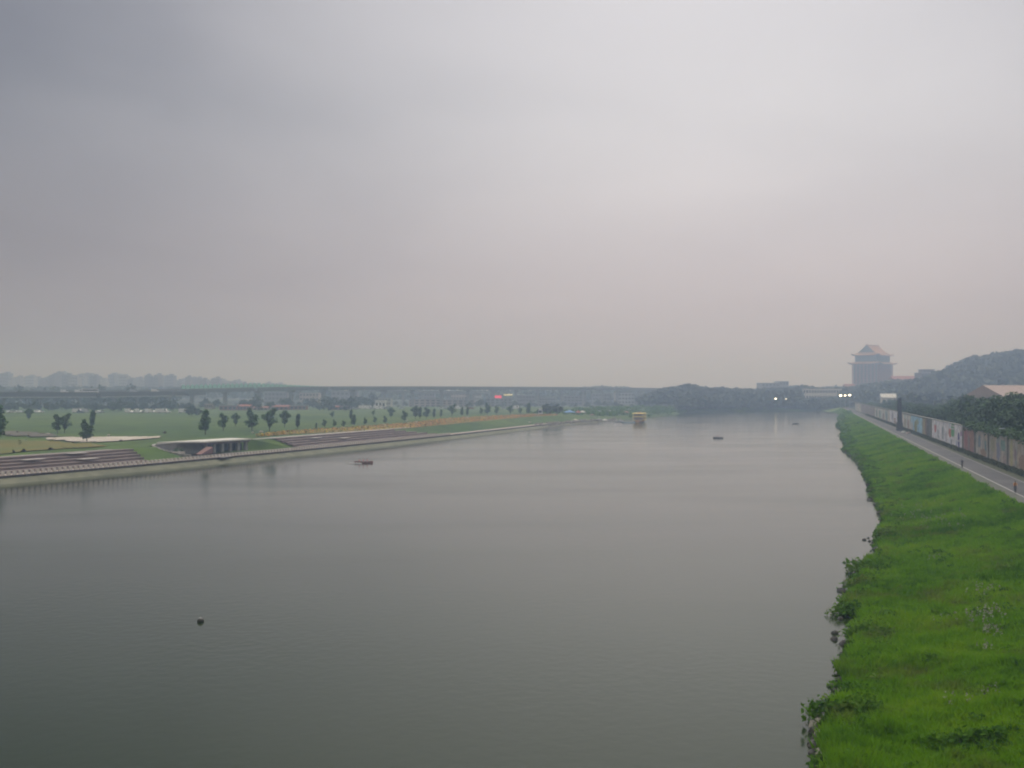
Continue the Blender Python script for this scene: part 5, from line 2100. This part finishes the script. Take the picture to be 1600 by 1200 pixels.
# stone bank: rocks along the quay end and the right shore
rockm = []
for q in range(5):
    rockm.append(MB().ball((0, 0, 0), (.5, .42, .32), 8, 5, 0, .22).mesh('shore_rock', mat('rock', (.16, .15, .13), .9, (.26, .24, .21), 1.5)))
pale_rock = MB().ball((0, 0, 0), (.5, .42, .32), 8, 5, 0, .2).mesh('shore_rock', mat('pale_rock', (.42, .38, .31), .9))
dark_rock = MB().ball((0, 0, 0), (.5, .42, .3), 8, 5, 0, .2).mesh('shore_rock', mat('dark_wet_rock', (.035, .03, .025), .6))
rk = [(1318, 923, .55, 1, 'dark rock in the water, upper of the far pair off the right shore'), (1313.5, 922, .75, 1, 'dark rock in the water, left of the far pair off the right shore'),
      (1319, 915, .45, 1, 'small dark rock just above the far pair'), (1312, 966, .55, 1, 'flat dark rock off the weedy point'), (1303.5, 988, .55, 1, 'dark rock, upper one of the stacked pair in open water'),
      (1302.5, 998, .65, 1, 'dark rock, lower one of the stacked pair in open water'), (1317, 1005, .8, 1, 'largest dark rock close below the inlet'), (1305, 1033, .5, 1, 'thin dark rock far out below the largest one'),
      (1321, 1024, .9, 1, 'dark rock against the bank below the inlet'), (1320, 1035, .6, 1, 'dark rock just off the bank where it turns back'), (1326, 988, .45, 1, 'little dark rock inside the inlet'),
      (1322, 1078, 1.0, 0, 'pale rounded rock at the foot of the bank'), (1288, 1132, 1.5, 0, 'large pale flat rock below the overhanging bush'), (1283, 1147, 1.1, 0, 'pale rock in the group at the lower shore'),
      (1277, 1141, 1.0, 1, 'dark rock left in the group at the lower shore'), (1279, 1152, 1.0, 1, 'lowest dark rock in the group at the lower shore'), (1285, 1177, 1.1, 0, 'pale rock near the bottom edge of the shore'),
      (1303, 1073, .5, 1, 'small dark stub off the bank beside the pale rounded rock'), (1350, 843, .5, 1, 'dark stub in the water left of the straight bank'), (1358, 845, .4, 1, 'small dark stub nearer the straight bank'),
      (1356, 840, .35, 1, 'tiny dark stub above its neighbours by the straight bank'), (1358, 781, .9, 1, 'dark rock at the notch of the far bank'), (1347, 741, 1.0, 1, 'dark rock on the point of the far bank'), (1320, 705, 1.2, 1, 'dark rock at the tip of the far grassy point')]
for px, py, s, dk, lab in rk:
    p = W(px, py, 0.05)
    o = link('shore_rock', dark_rock if dk else pale_rock, None, (p[0], p[1], .05), random.uniform(0, 3))
    o.scale = (s * 1.25, s, s * .95)
    tag(o, lab, 'rock', 'rocks along the right shore')
allr = []
me0 = [rockm[k] for k in range(5)]
for k in range(520):
    if k < 300:
        d = random.uniform(545, 690)
        s_ = random.uniform(-.5, 7)
        x, z = XL(d) - s_, zleft(d, max(s_, 0)) + .9 * sstep(0, 4, s_) * (d < 640) + .15
        sc_ = random.uniform(.7, 1.8)
    else:
        d = random.uniform(44, 330)
        x = XR(d) + random.uniform(-.35, .3)
        z = random.uniform(-.05, .12)
        sc_ = random.uniform(.3, .9) * (1 + d / 300)
    mm_ = random.choice(me0)
    a_ = random.uniform(0, 6)
    vv_ = [(x + (v.co.x * math.cos(a_) - v.co.y * math.sin(a_)) * sc_, d + (v.co.x * math.sin(a_) + v.co.y * math.cos(a_)) * sc_, z + v.co.z * sc_) for v in mm_.vertices]
    allr.append((vv_, [tuple(p_.vertices) for p_ in mm_.polygons]))
rb = MB()
for v_, f_ in allr[:300]:
    rb.add(v_, f_)
stuff(rb.build('stone_bank', rockm[0].materials[0]), 'loose grey stones heaped along the quay end', 'stones')
rb = MB()
for v_, f_ in allr[300:]:
    rb.add(v_, f_)
stuff(rb.build('shore_stones', dark_rock.materials[0]), 'dark wet stones along the foot of the right bank', 'stones')

for i, (px, py, w_, lab) in enumerate(((75, 680, 1.3, 'small white block on the grass left of the pale sand patch'), (170, 682, 1.2, 'small white block at the back edge of the pale sand patch'),
        (257, 677, 1.6, 'dark grey boulder on the lawn above the left end of the pavilion'), (408, 676, 1.5, 'pale boulder beside the left end of the flower bed'), (395, 677, 1.0, 'smaller pale boulder left of the one by the flower bed'),
        (600, 665, 1.6, 'pale boulder at the near edge of the yellow flowers'), (651, 661, 1.8, 'pale boulder in the yellow flowers below the wide young tree'), (636, 658, 1.4, 'white boulder behind the yellow flowers'),
        (731, 653.5, 1.8, 'pale boulder behind the orange flowers below the shed'), (828, 655, 1.6, 'cream boulder in front of the orange flowers right end'), (776, 667, 1.8, 'pale boulder on the quay walk, left of a pair'), (800, 665.5, 1.5, 'pale boulder on the quay walk, right of a pair'))):
    p = W(px, py, 4.0)
    o = link('boulder', pale_rock if i != 2 else dark_rock, None, (p[0], p[1], zleft(p[1], XL(p[1]) - p[0]) + .3), i * 1.1)
    o.scale = (w_, w_, w_ * .8)
    tag(o, lab, 'boulder')

# floating buoy
p = W(314, 971, 0)
t_ = thing('buoy', 'small dark round buoy with a pale top floating in the open river', 'buoy', (p[0], p[1], 0))
MB().ball((0, 0, .06), (.27, .27, .22), 14, 10).build('float', mat('dark_olive', (.02, .02, .008), .5), t_, smooth=True)
MB().ball((0, 0, .27), (.15, .15, .08), 10, 6).build('cap', mat('pale_grey_cap', (.30, .30, .28), .6), t_, smooth=True)

# ------------------------------------------------------------------ grass blades on the right bank
N = 190000
dd = 46 * (950 / 46.0) ** (rng.uniform(0, 1, N) ** 1.5)
X0 = np.array([XR(d) for d in dd])
X1 = XP(dd) - SH
tt_ = rng.uniform(0.010, .972, N)
xx = X0 + (X1 - X0) * tt_
ok = (np.abs(xx / dd) < .50)
dd, xx, tt_, X0 = dd[ok], xx[ok], tt_[ok], X0[ok]
zz = np.array([zright(a, c) for a, c in zip(dd, xx)])
n = len(dd)
cl = np.array([mnoise.noise(Vector((a * .35, c * .35, 0))) for a, c in zip(xx, dd)])
hgt = (.20 + .32 * np.clip(cl + .4, 0, 1)) * rng.uniform(.5, 1.5, n) * (1 + dd / 500)
tall = np.array([mnoise.noise(Vector((a * .9, c * .9, 4))) for a, c in zip(xx, dd)])
hgt *= 1 + 1.3 * np.clip(tall - .12, 0, 1)
hgt *= 1 + .7 * np.exp(-(xx - X0) / 2.0)
hgt = np.minimum(hgt, .95)
vs_all = []
for b_ in range(3):
    a = rng.uniform(0, 6.283, n)
    w = .05 * (1 + dd / 60) * rng.uniform(.7, 1.3, n)
    ox, oy = rng.normal(0, .13, n), rng.normal(0, .13, n)
    lean = rng.uniform(.2, .8, n) * hgt
    la = rng.uniform(0, 6.283, n)
    p0 = np.stack([xx + ox - w * np.cos(a), dd + oy - w * np.sin(a), zz - .03], 1)
    p1 = np.stack([xx + ox + w * np.cos(a), dd + oy + w * np.sin(a), zz - .03], 1)
    p2 = np.stack([xx + ox + lean * np.cos(la), dd + oy + lean * np.sin(la), zz + hgt], 1)
    vs_all.append(np.stack([p0, p1, p2], 1).reshape(-1, 3))
gr = link('grass', tri_mesh('grass', np.concatenate(vs_all), 3, [M_blade]))
stuff(gr, 'lush bright green grass covering the right river bank', 'grass')

# weed mounds along the water line and scattered over the slope
cs_ = []
sz_ = []
for k in range(1500):
    d = 44 * (800 / 44.0) ** random.random()
    x0, x1 = XR(d), XP(d) - SH
    near = random.random() < (.62 if d < 130 else .93)
    x = x0 + random.uniform(.05, 2.6) if near else x0 + (x1 - x0) * random.random()
    if abs(x / d) > .5:
        continue
    z = max(zright(d, x), .05) if x > x0 else .05
    r_ = random.uniform(.35, .95) * (1 + d / 500)
    hh_ = r_ * random.uniform(.4, .9)
    nq = 70
    dirs = rng.normal(size=(nq, 3))
    dirs /= np.linalg.norm(dirs, axis=1)[:, None]
    dirs[:, 2] = np.abs(dirs[:, 2])
    cs_.append(np.array([x, d, z]) + dirs * np.array([r_, r_, hh_]) * rng.uniform(.6, 1.05, (nq, 1)))
    sz_.append(np.full(nq, .085 * (1 + d / 90)))
wd_ = link('riverside_weeds', tri_mesh('riverside_weeds', leaf_quads(np.concatenate(cs_), np.concatenate(sz_), .8), 4, [M_weed]))
stuff(wd_, 'leafy dark green weeds in mounds on the right bank and along its water line', 'weeds')

# big bush at the lower right and the overhanging bush on the lower shore
def bush(label, px, py, z, r_, h_, n=900, sc_=.14):
    p = W(px, py, z)
    z = zright(p[1], p[0]) if p[0] > XR(p[1]) else .1
    t_ = thing('bush', label, 'bush', (p[0], p[1], z), 0)
    dirs = rng.normal(size=(n, 3))
    dirs /= np.linalg.norm(dirs, axis=1)[:, None]
    dirs[:, 2] = np.abs(dirs[:, 2])
    wob = 1 + .25 * np.sin(dirs[:, 0] * 5 + px) + .2 * np.cos(dirs[:, 1] * 7)
    P_ = dirs * np.array([r_, r_, h_]) * (rng.uniform(.3, 1.05, n) ** .5 * wob)[:, None]
    link('foliage', tri_mesh('foliage', leaf_quads(P_, rng.uniform(.6, 1.3, n) * sc_, .5), 4, [M_weed]), t_)
    sb = MB()
    for k in range(5):
        a = k * 1.3
        sb.tube([(0, 0, -.1), (math.cos(a) * r_ * .4, math.sin(a) * r_ * .4, h_ * .6)], [.04, .015], 5)
    sb.build('stem', M_trunk, t_)


bush('round dark bush in the grass near the bottom right corner', 1507, 1146, 1.4, 1.7, .8)
bush('low dark bush right of the round one near the bottom right corner', 1545, 1142, 1.5, 1.0, .8, 500)
bush('dark bush overhanging the water at the lower right shore', 1312, 1120, .4, 1.7, 1.2, 1100)
bush('spreading bush on the bank above the overhanging one', 1345, 1112, .5, 1.5, 1.0, 800)
bush('dark leafy bush behind the inlet of the right shore', 1352, 990, .5, 1.6, 1.1, 800)
bush('bush on the weedy point of the right shore', 1326, 953, .4, 1.3, .9, 700)
bush('rounded bush where the right bank steps out to the water', 1356, 888, .4, 2.0, 1.3, 900, .17)
bush('bush on the bank above the stepping out one', 1345, 915, .4, 1.5, 1.0, 700)
bush('dark bush at the corner of the straight bank', 1385, 838, .5, 1.8, 1.1, 700, .18)

# pale reed plumes
M_plume = mat('pale_plumes', (.30, .30, .22), .9)
pc, ps = [], []
for (px, py, z, n, sp) in ((1543, 952, 1.9, 26, 1.0), (1525, 962, 1.8, 22, 1.0), (1546, 980, 1.8, 26, .45), (1538, 924, 1.9, 12, .8), (1528, 920, 1.9, 8, .8), (1445, 800, 1.8, 26, 2.6), (1465, 808, 2.0, 30, 2.6), (1478, 820, 2.0, 14, 1.6),
                           (1520, 1077, 1.7, 5, .5), (1553, 1068, 1.8, 6, .6), (1488, 1088, 1.5, 4, .4), (1540, 1005, 1.9, 5, .5), (1458, 870, 1.5, 5, .4), (1530, 1005, 1.8, 3, .5), (1440, 785, 1.8, 10, 2.5)):
    p = W(px, py, z)
    for k in range(n):
        x, y = p[0] + random.gauss(0, sp * .7), p[1] + random.gauss(0, sp)
        zg = zright(y, x)
        hgt_ = random.uniform(.45, .85)
        m_ = 4
        pc.append(np.array([x, y, zg + hgt_]) + rng.normal(0, 1, (m_, 3)) * np.array([.05, .05, .13]))
        ps.append(np.full(m_, .045 + .0004 * y))
pl = link('reed_plumes', tri_mesh('reed_plumes', leaf_quads(np.concatenate(pc), np.concatenate(ps), 0), 4, [M_plume]))
stuff(pl, 'pale feathery grass plumes scattered on the right bank', 'plumes')

# verge weeds at the wall foot
n = 14000
d_ = 110 * (700 / 110) ** rng.uniform(0, 1, n)
off = rng.uniform(.1, 1.9, n)
P_ = np.stack([93.7 + .27 * (d_ - 199) - off, d_, 3.05 + rng.uniform(0, .55, n)], 1)
vw = link('wall_foot_weeds', tri_mesh('wall_foot_weeds', leaf_quads(P_, .10 * (1 + d_ / 180), .5), 4, [mat('wall_foot_leaves', (.035, .055, .018), .9, (.08, .08, .035), .4)]))
stuff(vw, 'dull weeds along the foot of the flood wall', 'weeds')

# ------------------------------------------------------------------ haze
hz = MB()
hz.box((0, 2350, 68.0), (8600, 5900, 141.0))
hm = bpy.data.materials.new('haze')
hm.use_nodes = True
nt = hm.node_tree
nt.nodes.clear()
ho = nt.nodes.new('ShaderNodeOutputMaterial')
pvn = nt.nodes.new('ShaderNodeVolumePrincipled')
pvn.inputs['Color'].default_value = (.54, .71, 1.0, 1)
pvn.inputs['Absorption Color'].default_value = (1, 1, 1, 1)
pvn.inputs['Density'].default_value = .00078
pvn.inputs['Anisotropy'].default_value = .65
nt.links.new(pvn.outputs[0], ho.inputs['Volume'])
stuff(hz.build('haze', hm), 'pale blue evening haze over the river', 'haze')
